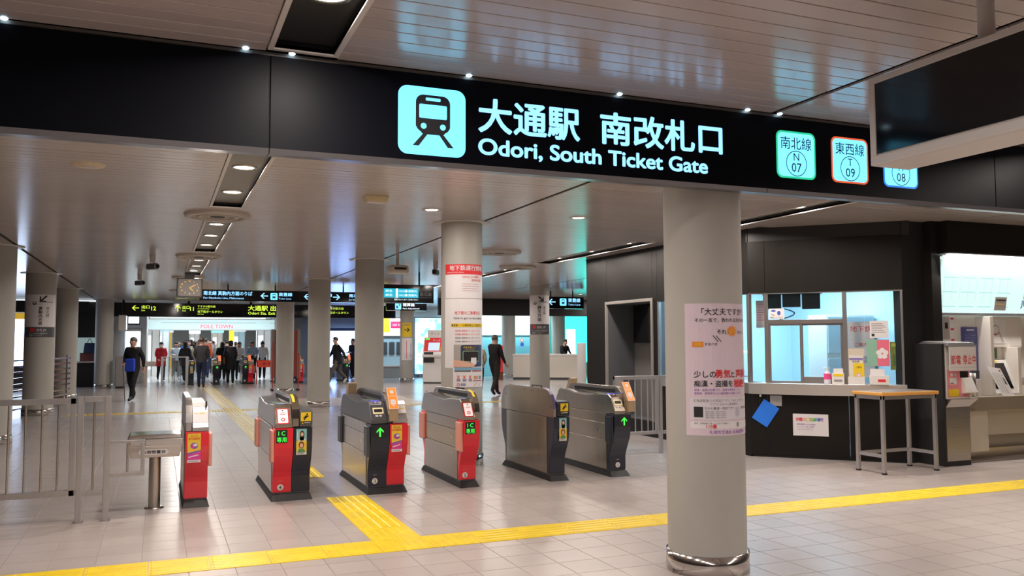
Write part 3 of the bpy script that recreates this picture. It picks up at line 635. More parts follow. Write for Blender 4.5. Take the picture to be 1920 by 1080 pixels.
# left flank of the booth (runs away from the camera)
fl = thing('booth_flank', 'dark flank wall of the booth with display alcove and lit window', 'wall', (7.40, 14.2, 0), R(-90)); FL = 4.75
for a_, b_, z0, z1 in ((0, .78, 0, 3.08), (.78, 2.30, 2.21, 3.08), (.78, 2.30, 0, .25), (2.30, 2.45, 0, 3.08), (2.45, FL, 2.185, 3.08), (2.45, FL, 0, .84)): MB().box(a_+.002, b_-.002, 0, .06, z0+.0, z1).build('wall_panel', M_BOOTH, fl, .002)
MB().box(2.45, FL, -.03, .25, .84, .985).build('window_ledge', M_STEEL, fl, .004)
f = MB(); f.box(.74, .79, -.02, .02, .25, 2.25); f.box(2.27, 2.33, -.02, .02, .25, 2.25); f.box(.79, 2.27, -.02, .02, 2.20, 2.25); f.build('alcove_frame', mat('alcove_frame', (.36, .33, .30), .4, .3), fl, .003)
f = MB(); f.box(.78, .80, .02, .55, .25, 2.2); f.box(2.28, 2.30, .02, .55, .25, 2.2); f.box(.78, 2.3, .02, .55, 2.2, 2.22); f.box(.78, 2.3, .02, .55, .23, .25); f.build('alcove_lining', mat('alcove_lining', (.10, .10, .11), .5), fl)
MB().box(.78, 2.3, .55, .57, .25, 2.2).build('alcove_back', mat('alcove_back', (.20, .19, .18), .6), fl); MB().box(.95, 2.25, .44, .54, 1.52, 2.18).build('alcove_screen', M_BLACK, fl, .01)
for a_, b_ in ((2.45, 2.49), (2.72, 2.77), (2.98, 3.02), (FL-.05, FL)): MB().box(a_, b_, .0, .05, .985, 2.185).build('window_mullion', M_FRAME, fl, .003)
for a_, b_ in ((2.49, 2.72), (2.77, 2.98), (3.02, FL-.05)): MB().box(a_, b_, .02, .025, .985, 2.185).build('pane', M_PANE, fl)
# booth room
br_ = thing('booth_room', 'pale lit office interior behind the booth windows', 'room', (7.40, 9.45, 0)); br_['kind'] = 'structure'
poly = [(.10, -.02), (.10, 2.55), (2.9, 2.55), (2.9, -1.2), (1.40, -1.2)]
MB().prism(poly, .02, .04, 'z').build('room_floor', M_GREYW, br_); MB().prism(poly, 2.62, 2.64, 'z').build('room_ceiling', M_BWALL, br_)
MB().box(.06, 2.9, 2.55, 2.6, 0, 2.62).build('room_wall', M_BWALL, br_); MB().box(2.9, 2.95, -1.2, 2.6, 0, 2.62).build('room_wall', M_BWALL, br_)
MB().box(.7, 2.3, .4, .7, 2.585, 2.618).build('room_lamp', mat('booth_lamp', (.8, .9, 1), .5, emit=4, ecol=COOL), br_); MB().box(.7, 2.3, 1.3, 1.6, 2.585, 2.618).build('room_lamp', MATS['booth_lamp'], br_)
for x, y in ((1.5, .55), (1.5, 1.45)):
    ld = bpy.data.lights.new('room_light', 'AREA'); ld.shape = 'RECTANGLE'; ld.size = 1.6; ld.size_y = .3; ld.energy = 60; ld.color = (.44, .77, 1.0); lo = bpy.data.objects.new('room_light', ld); link(lo, br_); lo.location = (x, y, 2.57)
for n_, lab, x0, x1, y0, y1, z1 in (('filing_cabinet', 'pale filing cabinet inside the booth seen through left sash', .75, 1.35, 1.7, 2.3, 1.35), ('filing_cabinet', 'tall white cabinet inside the booth seen through right sash', 1.9, 2.85, .6, 1.0, 1.9)):
    t = thing(n_, lab, 'cabinet', (7.40+x0, 9.45+y0, .04)); MB().box(0, x1-x0, 0, y1-y0, 0, z1).build('body', M_WHITE, t, .01)
    for k in range(3): MB().box(.02, x1-x0-.02, -.012, 0, .05+k*z1/3, z1/3*(k+1)-.03).build('drawer', mat('cab_front', (.60, .70, .76), .5), t, .004)
t = thing('monitor', 'dark monitors hanging from the booth ceiling with dangling cables', 'monitor', (8.22, 9.55, 2.1), R(-45))
for k in (-1, 0, 1): MB().box(-.12+k*.26, .12+k*.26, -.05, .03, -.08-.03*k*k, .12).build('screen', M_MBLACK, t, .008)
MB().box(-.4, .4, .03, .06, .1, .5).build('ceiling_bracket', M_HOODD, t); b = MB(); pts = [Vector((-.1+.14*math.sin(i*.7), .02, -.1-.03*i)) for i in range(8)]
for a_, c_ in zip(pts, pts[1:]): b.rod(a_, c_, .008)
b.build('cable', M_RUBBER, t)
def on_booth(name, label, cat, s, y, z, group=None): return thing(name, label, cat, (7.40+.70711*(s+y), 9.45+.70711*(y-s), z), R(-45), group)
t = on_booth('wall_notice', 'sheet with pink lines on the booth wall behind the first pane', 'notice', .12, .40, 1.78); p = Print(plane((0, 0, 0))); p.rect(-.07, -.05, .07, .33, M_PAPER, 0)
for k in range(7): p.rect(-.05, .05+k*.035, .05, .066+k*.035, mat('pink_line', (.85, .35, .45), .5), 1)
p.done('sheet', t)
t = on_booth('window_sticker', 'white pointing-hand sticker at the corner of upper booth pane', 'sticker', .36, .02, 1.84); p = Print(plane((0, 0, 0))); p.rect(-.10, 0, .10, .14, M_PAPER, 0); p.ell(-.04, .11, .03, .014, M_INKB, 1); p.ell(.03, .08, .022, .03, M_INKB, 1); p.poly([(-.07, .06), (-.06, .07), (-.02, .05), (-.03, .04)], M_INKG, 1); p.text('録音しています', 0, .012, .024, M_INK, align='c', l=2); p.done('sheet', t)
# things on the booth counter
t = on_booth('pump_bottle', 'pink-labelled pump bottle on the booth counter', 'bottle', .985, -.05, .985); MB().lathe(0, 0, [(.0, 0), (.042, 0), (.045, .01), (.045, .13), (.03, .155), (.014, .165)], 20).build('bottle', mat('bottle_clear', (.75, .72, .80), .2), t); MB().lathe(0, 0, [(.0465, .06), (.0465, .135)], 20).build('label', mat('label_pink', (.85, .08, .28), .4), t); b = MB(); b.cyl(0, 0, .163, .20, .014, n=12); b.rod((0, 0, .21), (-.05, 0, .20), .006); b.cyl(0, 0, .20, .215, .018, n=12); b.build('pump', M_WHITE, t)
t = on_booth('leaflet_box', 'small white box with yellow top label beside the pump bottle', 'box', 1.115, -.05, .985); MB().box(-.075, .075, -.03, .05, 0, .14).build('body', M_WHITE, t, .004); MB().box(-.055, .06, .0, .03, .14, .20).build('cards', M_PAPER, t); p = Print(plane((0, -.0305, 0))); p.rect(-.06, .10, .06, .135, M_YSIGN, 1); p.rect(-.05, .03, .05, .06, M_INKG, 1); p.done('label', t)
t = on_booth('leaflet_rack', 'tall leaflet rack with yellow brochures on booth counter', 'rack', 1.335, -.03, .985); MB().box(-.10, .10, .04, .05, 0, .46).build('back', M_CREAM, t); MB().box(-.10, .10, -.05, .05, 0, .02).build('tray', M_WHITE, t); MB().box(-.10, .10, -.055, -.05, 0, .10).build('front', M_WHITE, t)
MB().box(-.085, .085, .0, .03, .02, .37).build('brochure', mat('brochure_white', (.72, .70, .66), .5), t); MB().box(-.03, .095, -.035, -.005, .05, .27).build('brochure', M_YSIGN, t); p = Print(plane((0, -.0005, 0))); p.rect(-.08, .31, .08, .34, mat('violet_print', (.25, .2, .5), .5), 1); p.text('時刻表', .0, .28, .03, M_INK, align='c'); p.done('brochure_print', t)
p = Print(plane((0, -.0355, 0))); p.text('ご案内', .03, .21, .026, M_INK, align='c'); p.ell(.03, .12, .035, .03, M_PAPER, 1); p.ring(.03, .12, .02, .028, mat('ink_orange', (.8, .25, .02), .5), 2); p.done('brochure_print', t)
t = on_booth('flower_card', 'green and pink card with white flower on the booth window', 'card', 1.60, .005, 1.22); MB().box(-.135, .135, 0, .01, 0, .34).build('board', mat('card_green', (.25, .48, .36), .5), t); p = Print(plane((0, -.0005, 0))); p.rect(-.01, .0, .135, .335, mat('card_pink', (.80, .16, .25), .5), 1)
for k in range(5): a_ = R(90+72*k); p.ell(.05+.042*math.cos(a_), .16+.042*math.sin(a_), .032, .032, M_PAPER, 3+k*.2)
p.done('flower_print', t)
t = on_booth('slip_box', 'white slip box with red label on booth counter', 'box', 1.62, -.06, .985); MB().box(-.13, .10, -.04, .06, 0, .12).build('body', M_WHITE, t, .004); MB().box(-.12, .05, .0, .04, .12, .20).build('slips', M_PAPER, t); p = Print(plane((0, -.0405, 0))); p.rect(-.03, .035, .06, .07, M_INKR, 1); p.done('label', t)
t = on_booth('window_notice', 'white printed notice above the flower card on booth window', 'notice', 1.62, .005, 1.58); p = Print(plane((0, 0, 0))); p.rect(-.11, 0, .11, .22, M_PAPER, 0)
for k in range(6): p.rect(-.09, .07+k*.022, .08-.02*(k % 3), .078+k*.022, M_INKG, 1)
p.rect(-.09, .02, -.055, .055, M_INK, 1); p.done('sheet', t)
t = on_booth('inner_poster', 'olive green poster standing inside the right booth pane', 'poster', 1.83, .10, 1.17); MB().box(-.085, .085, 0, .01, 0, .36).build('board', mat('poster_olive', (.30, .34, .05), .5), t); p = Print(plane((0, -.0005, 0))); p.rect(-.07, .30, .07, .34, mat('olive_light', (.6, .6, .1), .5), 1); p.rect(-.05, .05, .03, .20, mat('olive_dark', (.15, .2, .05), .5), 1); p.done('poster_print', t)
t = on_booth('route_notice', 'tall white notice with red and blue lettering inside the booth', 'notice', 1.40, .5, 1.05); p = Print(plane((0, 0, 0))); p.rect(-.16, 0, .16, .75, M_PAPER, 0); p.text('地下鉄', 0, .62, .09, M_INKR, align='c'); p.text('ご案内', 0, .42, .06, M_INKR, align='c'); p.text('東豊線\n南北線', 0, .25, .05, M_INKB, align='c'); p.done('sheet', t)
# hung on the booth front
t = on_booth('clipboard', 'blue clipboard dangling tilted from a hook under booth counter', 'clipboard', .06, -.012, .40); ang = R(-33); ux, uy = Vector((math.cos(ang), 0, math.sin(ang))), Vector((-math.sin(ang), 0, math.cos(ang)))
b = MB(); cs = [ux*x+uy*z for x, z in ((-.09, 0), (.14, 0), (.14, .30), (-.09, .30))]; b.add([c+Vector((.03, y, .07)) for y in (-.008, 0) for c in cs], [(0, 1, 2, 3), (4, 7, 6, 5), (0, 4, 5, 1), (1, 5, 6, 2), (2, 6, 7, 3), (3, 7, 4, 0)], mat('clip_blue', (.02, .20, .85), .4)); b.build('board', None, t)
MB().rod((.07, -.01, .40), (.06, -.02, .32), .003).build('cord', M_INK, t); MB().box(.06, .085, -.02, 0, .40, .43).build('hook', M_WHITE, t)
t = on_booth('name_plaque', 'small grey plaque under the booth counter', 'plaque', .33, -.006, .68); p = Print(plane((0, 0, 0))); MB().box(-.075, .075, -.004, .005, 0, .14).build('plate', mat('plaque_grey', (.42, .42, .42), .4), t, .003); p = Print(plane((0, -.0045, 0)))
for k in range(4): p.rect(-.055, .05+k*.018, .05-.015*(k % 2), .056+k*.018, M_INKG, 1)
p.done('lines', t)
t = on_booth('charging_notice', 'white notice with rainbow heading taped on booth front', 'notice', .76, -.006, .30); p = Print(plane((0, 0, 0))); p.rect(-.22, 0, .22, .285, M_PAPER, 0)
for k, (ch, c) in enumerate(zip('充電のご遠慮場所', ((.8, .05, .1), (.75, .05, .15), (.85, .35, .02), (.8, .6, .02), (.5, .6, .05), (.1, .5, .2), (.05, .2, .6), (.25, .1, .5)))): p.text(ch, -.165+k*.043, .195, .05, mat('rainbow%d' % k, c, .5), align='c', bold=.02)
for k, s_ in enumerate(('携帯電話などの充電は', 'コンセントをご利用', 'しないでください！')): p.text(s_, -.17, .14-k*.032, .024, M_VIO)
p.done('sheet', t)

# ================================================================ DARK PORTAL AND TICKET MACHINES (right)
pt = thing('machine_portal', 'dark portal wall framing the ticket machines', 'wall', (0, 0, 0)); pt['kind'] = 'structure'
MB().box(8.75, 9.15, 8.10, 8.25, 0, 3.08).build('side_panel', M_MBLACK, pt); MB().box(9.13, 9.29, 7.98, 8.3, 0, 3.08).build('post', M_DARK, pt, .003)
MB().box(9.29, 14, 7.86, 8.3, 2.67, 3.08).build('header', M_DARK, pt, .003); MB().box(9.29, 14, 8.28, 8.36, 0, 2.7).build('back_wall', M_CREAM, pt)
MB().box(9.29, 14, 7.84, 8.0, 2.655, 2.67).build('header_edge', M_SATIN, pt)
fm = thing('fare_map', 'glowing pale green fare map panel above the ticket machines', 'sign', (9.30, 8.06, 1.905)); TL = Vector((0, -.13, .72)).normalized()
MB().prism([(.0, 0), (.03, 0), (-.10, .735), (-.13, .735)], 0, 1.44, 'x').build('panel', mat('map_glow', (.10, .11, .11), .4, emit=.98, ecol=(.72, .97, .94)), fm)
MB().prism([(.0, 0), (.03, 0), (-.10, .735), (-.13, .735)], 1.45, 3.2, 'x').build('panel', MATS['map_glow'], fm); MB().box(0, 3.2, -.02, .04, -.03, 0).build('lower_trim', M_SATIN, fm)
p = Print(plane((0, -.001, 0), (1, 0, 0), TL)); p.text('乗り継ぎ路線名', .42, .655, .045, M_INKB, w=.52); M_MINT = mat('map_mint', (.05, .10, .10), .5, emit=.8, ecol=(.42, .92, .86))
for r_ in range(3):
    for c_ in range(4): p.rect(.04+c_*.33, .08+r_*.19, .04+c_*.33+.26, .09+r_*.19, M_MINT, 1)
for c_ in range(9): p.rect(.06+c_*.145, .12+.03*(c_ % 3), .065+c_*.145, .50-.04*(c_ % 2), M_MINT, 1)
p.rect(1.02, .04, 1.24, .22, mat('stuck_paper', (.45, .40, .38), .6), 2); p.rect(1.04, .17, 1.22, .19, M_INK, 3); p.rect(1.04, .12, 1.2, .13, M_YSIGN, 3); p.rect(1.56, .2, 1.9, .42, MATS['stuck_paper'], 2); p.text('JR', 1.52, .10, .12, M_INKB, bold=.02); p.done('map_print', fm)
t = thing('header_lamp', 'thin strip lamp under the dark header over the ticket machines', 'lamp', (11.2, 7.92, 2.645)); MB().box(-1.85, 1.85, -.02, .02, 0, .012).build('tube', mat('strip_glow', (1, .95, .9), .5, emit=4, ecol=(1, .92, .84)), t)
ld = bpy.data.lights.new('strip_light', 'AREA'); ld.shape = 'RECTANGLE'; ld.size = 3.6; ld.size_y = .05; ld.energy = 95; ld.color = (1, .93, .87); lo = bpy.data.objects.new('strip_light', ld); link(lo, t); lo.location = (0, -.02, -.01); lo.rotation_euler = (R(35), 0, 0)
tmw = thing('ticket_machine', 'cream ticket machine with tilted screen under the fare map', 'ticket machine', (9.30, 8.06, 0))
MB().box(0, 4, .10, .22, .82, 1.89).build('wall_panel', mat('machine_cream', (.78, .73, .68), .4), tmw); MB().box(.22, 4, -.24, .22, .64, .82).build('shelf', mat('shelf_front', (.40, .34, .26), .35, .4), tmw, .004); MB().box(.30, .62, -.18, .2, .12, .64).build('lower_panel', M_CREAM, tmw, .004); MB().box(.62, 4, .0, .2, .3, .64).build('lower_panel', M_CREAM, tmw); MB().box(.30, 4, .05, .2, 0, .12).build('kick_plate', M_BRONZE, tmw)
MB().box(.84, 1.6, .04, .10, 1.45, 1.86).build('upper_casing', MATS['machine_cream'], tmw, .006); MB().box(.80, .86, -.12, .10, .82, 1.86).build('side_cheek', MATS['machine_cream'], tmw, .004); MB().box(1.30, 1.36, -.12, .10, .82, 1.45).build('side_cheek', MATS['machine_cream'], tmw, .004); MB().box(.88, 1.16, .075, .098, 1.30, 1.44).build('green_panel', mat('machine_green', (.05, .16, .05), .4), tmw)
MB().prism([(-.12, .85), (.06, 1.28), (.08, 1.28), (.08, .82), (-.12, .82)], .87, 1.30, 'x').build('screen_housing', M_WHITE, tmw, .006); S = plane((.87, -.1205, .85), (1, 0, 0), (0, .18, .43)); p = Print(S); p.rect(.03, .06, .36, .42, M_BLACK, 2); p.rect(.05, .43, .25, .455, M_YSIGN, 2); p.done('screen', tmw)
MB().box(1.40, 1.62, -.16, .0, .95, 1.05).build('coin_unit', M_STEEL, tmw, .01)
p = Print(plane((0, .0395, 0))); p.rect(.90, 1.50, 1.30, 1.82, M_PAPER, 1); p.ring(1.10, 1.68, .06, .07, M_INKG, 2); p.rect(1.05, 1.62, 1.12, 1.635, M_INKR, 2); p.poly([(.95, 1.75), (.97, 1.75), (1.02, 1.55), (1.0, 1.55)], mat('map_beige', (.6, .5, .4), .5), 2); p.poly([(1.14, 1.66), (1.17, 1.66), (1.26, 1.52), (1.22, 1.52)], MATS['map_beige'], 2); p.done('station_map', tmw)
p = Print(plane((0, .0995, 0))); p.rect(.10, 1.20, .40, 1.87, M_PAPER, 1); p.rect(.20, 1.56, .32, 1.86, MATS['stuck_paper'], 2); p.rect(.235, 1.70, .29, 1.78, M_INK, 3)
for k in range(4): p.rect(.11, 1.30+k*.14+.1, .18, 1.325+k*.14+.1, M_INKR, 2); p.rect(.34, 1.30+k*.14+.1, .40, 1.325+k*.14+.1, M_INKR, 2)
p.done('notice_strip', tmw)
MB().box(.52, .78, .06, .098, 1.06, 1.72).build('fare_board', mat('fare_navy', (.07, .08, .26), .4), tmw, .004); p = Print(plane((0, .0595, 0))); p.rect(.58, 1.675, .72, 1.69, M_PAPER, 1)
for k in range(16): p.rect(.545, 1.10+k*.034, .545+.04+.05*((k*7) % 3)/2, 1.106+k*.034, mat('fare_pale', (.30, .32, .55), .5), 1); p.rect(.66, 1.10+k*.034, .66+.03+.06*((k*5) % 4)/3, 1.106+k*.034, MATS['fare_pale'], 1)
p.done('fare_print', tmw)
t = thing('leaning_placard', 'white lettered placard leaning against the machine screen', 'placard', (10.16, 7.86, .822)); S = plane((0, 0, 0), (1, 0, -.14), (-.30, .10, .60)); p = Print(S); p.rect(.02, .0, .27, .44, M_PAPER, 1);
for k in range(3): p.rect(.07+k*.05, .06, .078+k*.05, .36, M_INKG, 2)
p.text('ご迷惑', .225, .30, .05, M_INK, vert=True, bold=.02, align='c'); p.ell(.23, .40, .015, .015, M_INKR, 2); p.done('sheet', t)
# charge machine pillar
cp = thing('charge_machine', 'steel pedestal machine with pink panel and white stop-sign bag', 'ticket machine', (8.97, 7.70, 0)); 
MB().box(.0, .40, .0, .40, .0, .06).build('plinth', M_MBLACK, cp); MB().box(.0, .40, .0, .40, .06, .72).build('pedestal', M_STEEL, cp, .004); MB().frustum((.0, .40, .0, .40, .72), (.03, .50, -.06, .40, .82)).build('flare', M_STEEL, cp, .004)
MB().box(-.04, .0, .0, .40, .0, 1.50).build('black_cheek', M_MBLACK, cp); MB().box(.04, .46, .02, .40, .82, 1.50).build('upper_body', M_WHITE, cp, .006); MB().prism([(.02, 1.50), (-.06, 1.47), (-.04, 1.52), (.3, 1.54), (.4, 1.50)], .0, .47, 'x').build('lid', M_SATIN, cp, .004)
p = Print(plane((0, .0195, 0))); p.rect(.06, .84, .44, 1.18, mat('panel_pink', (.80, .28, .32), .4), 1); p.rect(.08, .85, .25, .94, M_YSIGN, 2); p.rect(.10, 1.00, .22, 1.08, M_PAPER, 2); p.rect(.11, 1.01, .17, 1.02, M_INK, 3); p.rect(.28, 1.08, .42, 1.16, M_MBLACK, 2); p.ell(.14, 1.12, .02, .02, M_PAPER, 2); p.ell(.20, 1.12, .015, .015, M_PAPER, 2); p.done('front_print', cp)
MB().prism([(.02, .88), (-.08, .90), (-.06, .95), (.0, 1.08), (.02, 1.08)], .30, .47, 'x').build('card_slope', M_WHITE, cp, .006)
t = thing('stop_sign_bag', 'white paper hung over machine reading 節電 停止中 in red', 'notice', (9.0, 7.66, 1.17)); MB().box(.0, .46, -.012, -.004, 0, .30).build('sheet', M_PAPER, t); p = Print(plane((0, -.0125, 0))); p.text('節電', .02, .09, .12, M_INKR, w=.17, bold=.008); p.text('停止中', .225, .09, .12, M_INKR, w=.225, bold=.008); p.rect(0, .04, .46, .042, M_INKG, 1); p.done('lettering', t)
t = thing('cup_holder', 'grey steel cylinder standing on the machine shelf', 'container', (9.72, 7.95, .822)); MB().lathe(0, 0, [(0, 0), (.06, 0), (.06, .30), (.052, .30), (.05, .02), (0, .02)], 20).build('cup', M_STEEL, t); MB().box(.09, .16, -.03, .05, 0, .22).build('slip_stack', M_PAPER, t); MB().box(.09, .16, .0, .05, .22, .33).build('socket_box', M_HOODD, t)
# tall table
tb = thing('tall_table', 'tall narrow table with wooden-edged top before the booth', 'table', (8.18, 7.73, 0)); hx, hy = .43, .215
MB().box(-hx-.02, hx+.02, -hy-.02, hy+.02, .905, .945).build('tabletop', mat('table_edge', (.72, .36, .09), .4), tb, .008); MB().box(-hx, hx, -hy, hy, .945, .948).build('top_laminate', mat('laminate', (.30, .27, .25), .4), tb)
for sx in (-1, 1):
    for sy in (-1, 1):
        lg = MB().box(sx*(hx-.02)-.02, sx*(hx-.02)+.02, sy*(hy-.02)-.02, sy*(hy-.02)+.02, .018, .905).build('leg', M_SATIN, tb, .003); MB().box(sx*(hx-.02)-.022, sx*(hx-.02)+.022, sy*(hy-.02)-.022, sy*(hy-.02)+.022, 0, .018).build('rubber_foot', M_RUBBER, lg)
for sy in (-1, 1): MB().box(-hx, hx, sy*(hy-.02)-.012, sy*(hy-.02)+.012, .86, .905).build('apron', M_SATIN, tb)
for sx in (-1, 1): MB().box(sx*(hx-.02)-.012, sx*(hx-.02)+.012, -hy, hy, .86, .905).build('apron', M_SATIN, tb); MB().box(sx*(hx-.02)-.012, sx*(hx-.02)+.012, -hy+.04, hy-.04, .19, .23).build('stretcher', M_SATIN, tb)
MB().box(-hx+.04, hx-.04, hy-.032, hy-.008, .19, .23).build('stretcher', M_SATIN, tb)

# ================================================================ HANGING DISPLAY (near right)
hd = thing('hanging_display', 'large dark hanging display board in a white frame at upper right', 'display', (3.2, 3.13, 0)); Z0, Z1 = 2.40, 2.83
MB().box(.012, .25, -3.6, 0, Z0+.01, Z1).build('casing', M_TRIM, hd, .004); MB().box(.006, .012, -3.57, -.035, Z0+.055, Z1-.03).build('screen', M_BLACK, hd)
for a_ in ((0, .02, -3.6, 0, Z0, Z0+.045), (0, .02, -3.6, 0, Z1-.03, Z1), (0, .02, -.035, 0, Z0+.045, Z1-.03), (0, .02, -3.6, -3.57, Z0+.045, Z1-.03)): MB().box(*a_).build('frame', M_TRIM, hd, .003)
MB().box(.02, .25, -3.6, 0, Z0, Z0+.01).build('underside', M_TRIM, hd)
for y in (-.55, -1.9, -3.2): MB().cyl(.13, y, Z1, ZC, .035, n=20).build('hanger', M_TRIM, hd)
for y in (-.75, -.95, -1.6): MB().cyl(.10, y, Z0-.004, Z0, .012, n=10).build('screw', M_STEEL, hd)

# ================================================================ POSTERS AND SIGNS ON COLUMNS
M_POSTP = mat('poster_lilac', (.74, .62, .70), .35); M_BURST = mat('burst_orange', (.85, .28, .03), .5)
t = thing('safety_poster', 'pink-lilac Japanese safety poster wrapped round the near column', 'poster', (3.50, 4.965, .925)); S = cyl_surf(.2665, R(-62.5)); p = Print(S, True); PW, PH = .60, .875
p.rect(0, 0, PW, PH, M_POSTP, 0); p.done('sheet', t); p = Print(S, True)
p.text('「大丈夫ですか？」', .115, .80, .050, M_INK, bold=.008); p.text('その一言で、救われる方がいます', .07, .752, .030, M_INK, bold=.008)
def burst(cx, cy, rx, ry, n=11): p.poly([(cx+(rx if k % 2 else rx*.62)*math.cos(k*math.pi/n), cy+(ry if k % 2 else ry*.62)*math.sin(k*math.pi/n)) for k in range(2*n)], M_BURST, 2)
burst(.33, .69, .05, .04); p.text('ダメ', .33, .675, .034, M_PYEL, align='c', bold=.02, l=4); p.text('それ', .215, .672, .036, M_INK, bold=.015); p.text('だメ〜', .385, .672, .026, M_INK, bold=.01)
p.rect(.05, .585, .125, .62, M_BURST, 2); p.text('注意', .087, .592, .026, M_PYEL, align='c', l=4); p.text('するべき', .132, .595, .022, M_INK, bold=.01)
for k in range(2): p.poly([(.185+k*.02, .66), (.19+k*.02, .662), (.225+k*.02, .62), (.22+k*.02, .618)], M_INK, 2)
p.text('少しの', .058, .385, .050, M_INK, bold=.015); p.text('勇気', .198, .385, .058, M_INKR, bold=.025); p.text('と', .315, .385, .046, M_INK, bold=.012); p.text('声掛け', .358, .385, .058, M_INKR, bold=.025)
p.text('痴漢・盗撮を', .058, .325, .046, M_INK, bold=.012); p.text('根絶！', .338, .320, .058, M_INKR, bold=.025)
p.text('痴漢・盗撮は犯罪です。被害を見聞きしたら', .06, .294, .017, M_VIO); p.text('駅係員、警察官又は110番通報をお願いします', .06, .272, .017, M_VIO)
p.rrect(.03, .105, .57, .25, .015, mat('poster_box', (.74, .70, .76), .4), 1); p.text('北海道警察公式防犯アプリ「ほくとポリス」', .05, .222, .021, M_INKG); p.text('アプリにはちかん撃退機能も', .16, .200, .017, M_INKG)
p.rrect(.055, .12, .115, .19, .004, M_INK, 2); p.text('ちかん撃退・防犯ブザー', .125, .172, .020, M_INK)
for k in range(4): p.text('通報や周囲への助けを求める', .13, .154-k*.013, .011, M_INKG)
p.rrect(.35, .125, .39, .185, .004, mat('pale_phone', (.55, .52, .60), .5), 2); p.text('現在地送信', .41, .172, .018, M_INK)
p.rect(.03, .045, .57, .092, M_PAPER, 1); p.text('痴漢・盗撮被害に遭ったら迷わず通報を', .055, .076, .013, M_INKG); p.text('110番', .135, .050, .030, M_INKR, bold=.02); p.rrect(.36, .055, .38, .085, .003, M_INKG, 2); p.text('札幌市交通局 北海道警察', .155, .013, .026, M_VIO); p.done('print', t)
t = thing('service_poster', 'red-headed white subway service notice on the poster column', 'poster', (3.60, 10.38, 2.10)); S = cyl_surf(.2665, R(-69.5)); p = Print(S, True); p.rect(0, 0, .60, .43, M_PAPER, 0); p.rect(0, .30, .60, .43, M_INKR, 1); p.done('sheet', t); p = Print(S, True)
p.text('地下鉄運行情報', .075, .355, .070, M_PAPER, bold=.015, l=3); p.text('Subway Service Status', .03, .318, .026, M_PAPER, l=3); p.text('10分以上の運行', .24, .255, .036, M_INKR, l=2); p.text('支障が発生', .36, .215, .034, M_INKR)
for k in range(4): p.rect(.24, .175-k*.028, .46+.03*(k % 2), .180-k*.028, mat('ink_rose', (.6, .35, .38), .5), 2)
p.done('print', t)
t = thing('boarding_poster', 'white how-to-board poster with card photo on poster column', 'poster', (3.60, 10.38, .98)); S = cyl_surf(.2670, R(-71)); p = Print(S, True); p.rect(0, .24, .62, 1.11, M_PAPER, 0); p.rect(.13, .0, .62, .26, M_PAPER, 1); p.done('sheet', t); p = Print(S, True)
p.text('地下鉄のご乗車方法', .15, .915, .050, M_INKR, w=.36, l=3); p.text('How to get on the subway', .14, .855, .040, M_INK, w=.42, l=3); p.rect(.10, .755, .60, .80, M_YSIGN, 2); p.text('乗車券・一日乗車券のご利用方法', .11, .765, .034, M_INK, w=.42, l=4)
for k, m_ in enumerate((M_INKR, M_INKR, M_INK, M_INK)): p.text('改札機に乗車券をタッチしてください', .16, .70-k*.045, .024, m_, w=.36, l=3)
M_PHBG = mat('photo_navy', (.035, .05, .10), .3); p.rect(.14, .255, .57, .535, mat('photo_grey', (.42, .40, .36), .4), 2); p.rrect(.23, .257, .56, .53, .03, M_PHBG, 3); p.rrect(.255, .32, .49, .455, .02, mat('photo_green', (.35, .55, .30), .4), 4); p.rrect(.262, .327, .483, .448, .018, M_MBLACK, 5); p.rect(.36, .285, .44, .37, M_PAPER, 6)
p.poly([(.14, .255), (.40, .255), (.42, .28), (.37, .305), (.26, .33), (.14, .345)], M_PSK, 7); p.text('券面を裏にして', .35, .49, .026, M_PYEL, align='c', l=6); p.text('入れてください', .35, .467, .020, M_PYEL, align='c', l=6)
p.rect(.15, .215, .56, .245, mat('photo_sky', (.20, .42, .62), .4), 3); p.rect(.15, .196, .36, .21, M_HOODD, 3); p.rect(.38, .196, .56, .21, mat('maroon', (.4, .08, .08), .4), 3)
for k in range(3):
    x = .18+k*.075; p.poly([(x, .10), (x+.008, .10), (x+.04, .15), (x+.032, .15)], M_INKR, 4); p.poly([(x+.04, .10), (x+.032, .10), (x, .15), (x+.008, .15)], M_INKR, 4); p.rect(x, .075, x+.045, .10, mat('ink_slate', (.25, .28, .42), .5), 3)
p.ring(.20, .035, .012, .018, M_INKR, 3); p.rect(.23, .02, .29, .05, MATS['ink_slate'], 3); p.rect(.40, .10, .47, .14, mat('ink_tan', (.6, .35, .2), .5), 3); p.rect(.49, .10, .54, .14, MATS['ink_slate'], 3); p.rect(.39, .075, .56, .085, MATS['maroon'], 3); p.poly([(.40, .02), (.41, .02), (.46, .055), (.45, .055)], M_INKR, 3); p.poly([(.48, .02), (.49, .02), (.54, .055), (.53, .055)], M_INKR, 3); p.done('print', t)
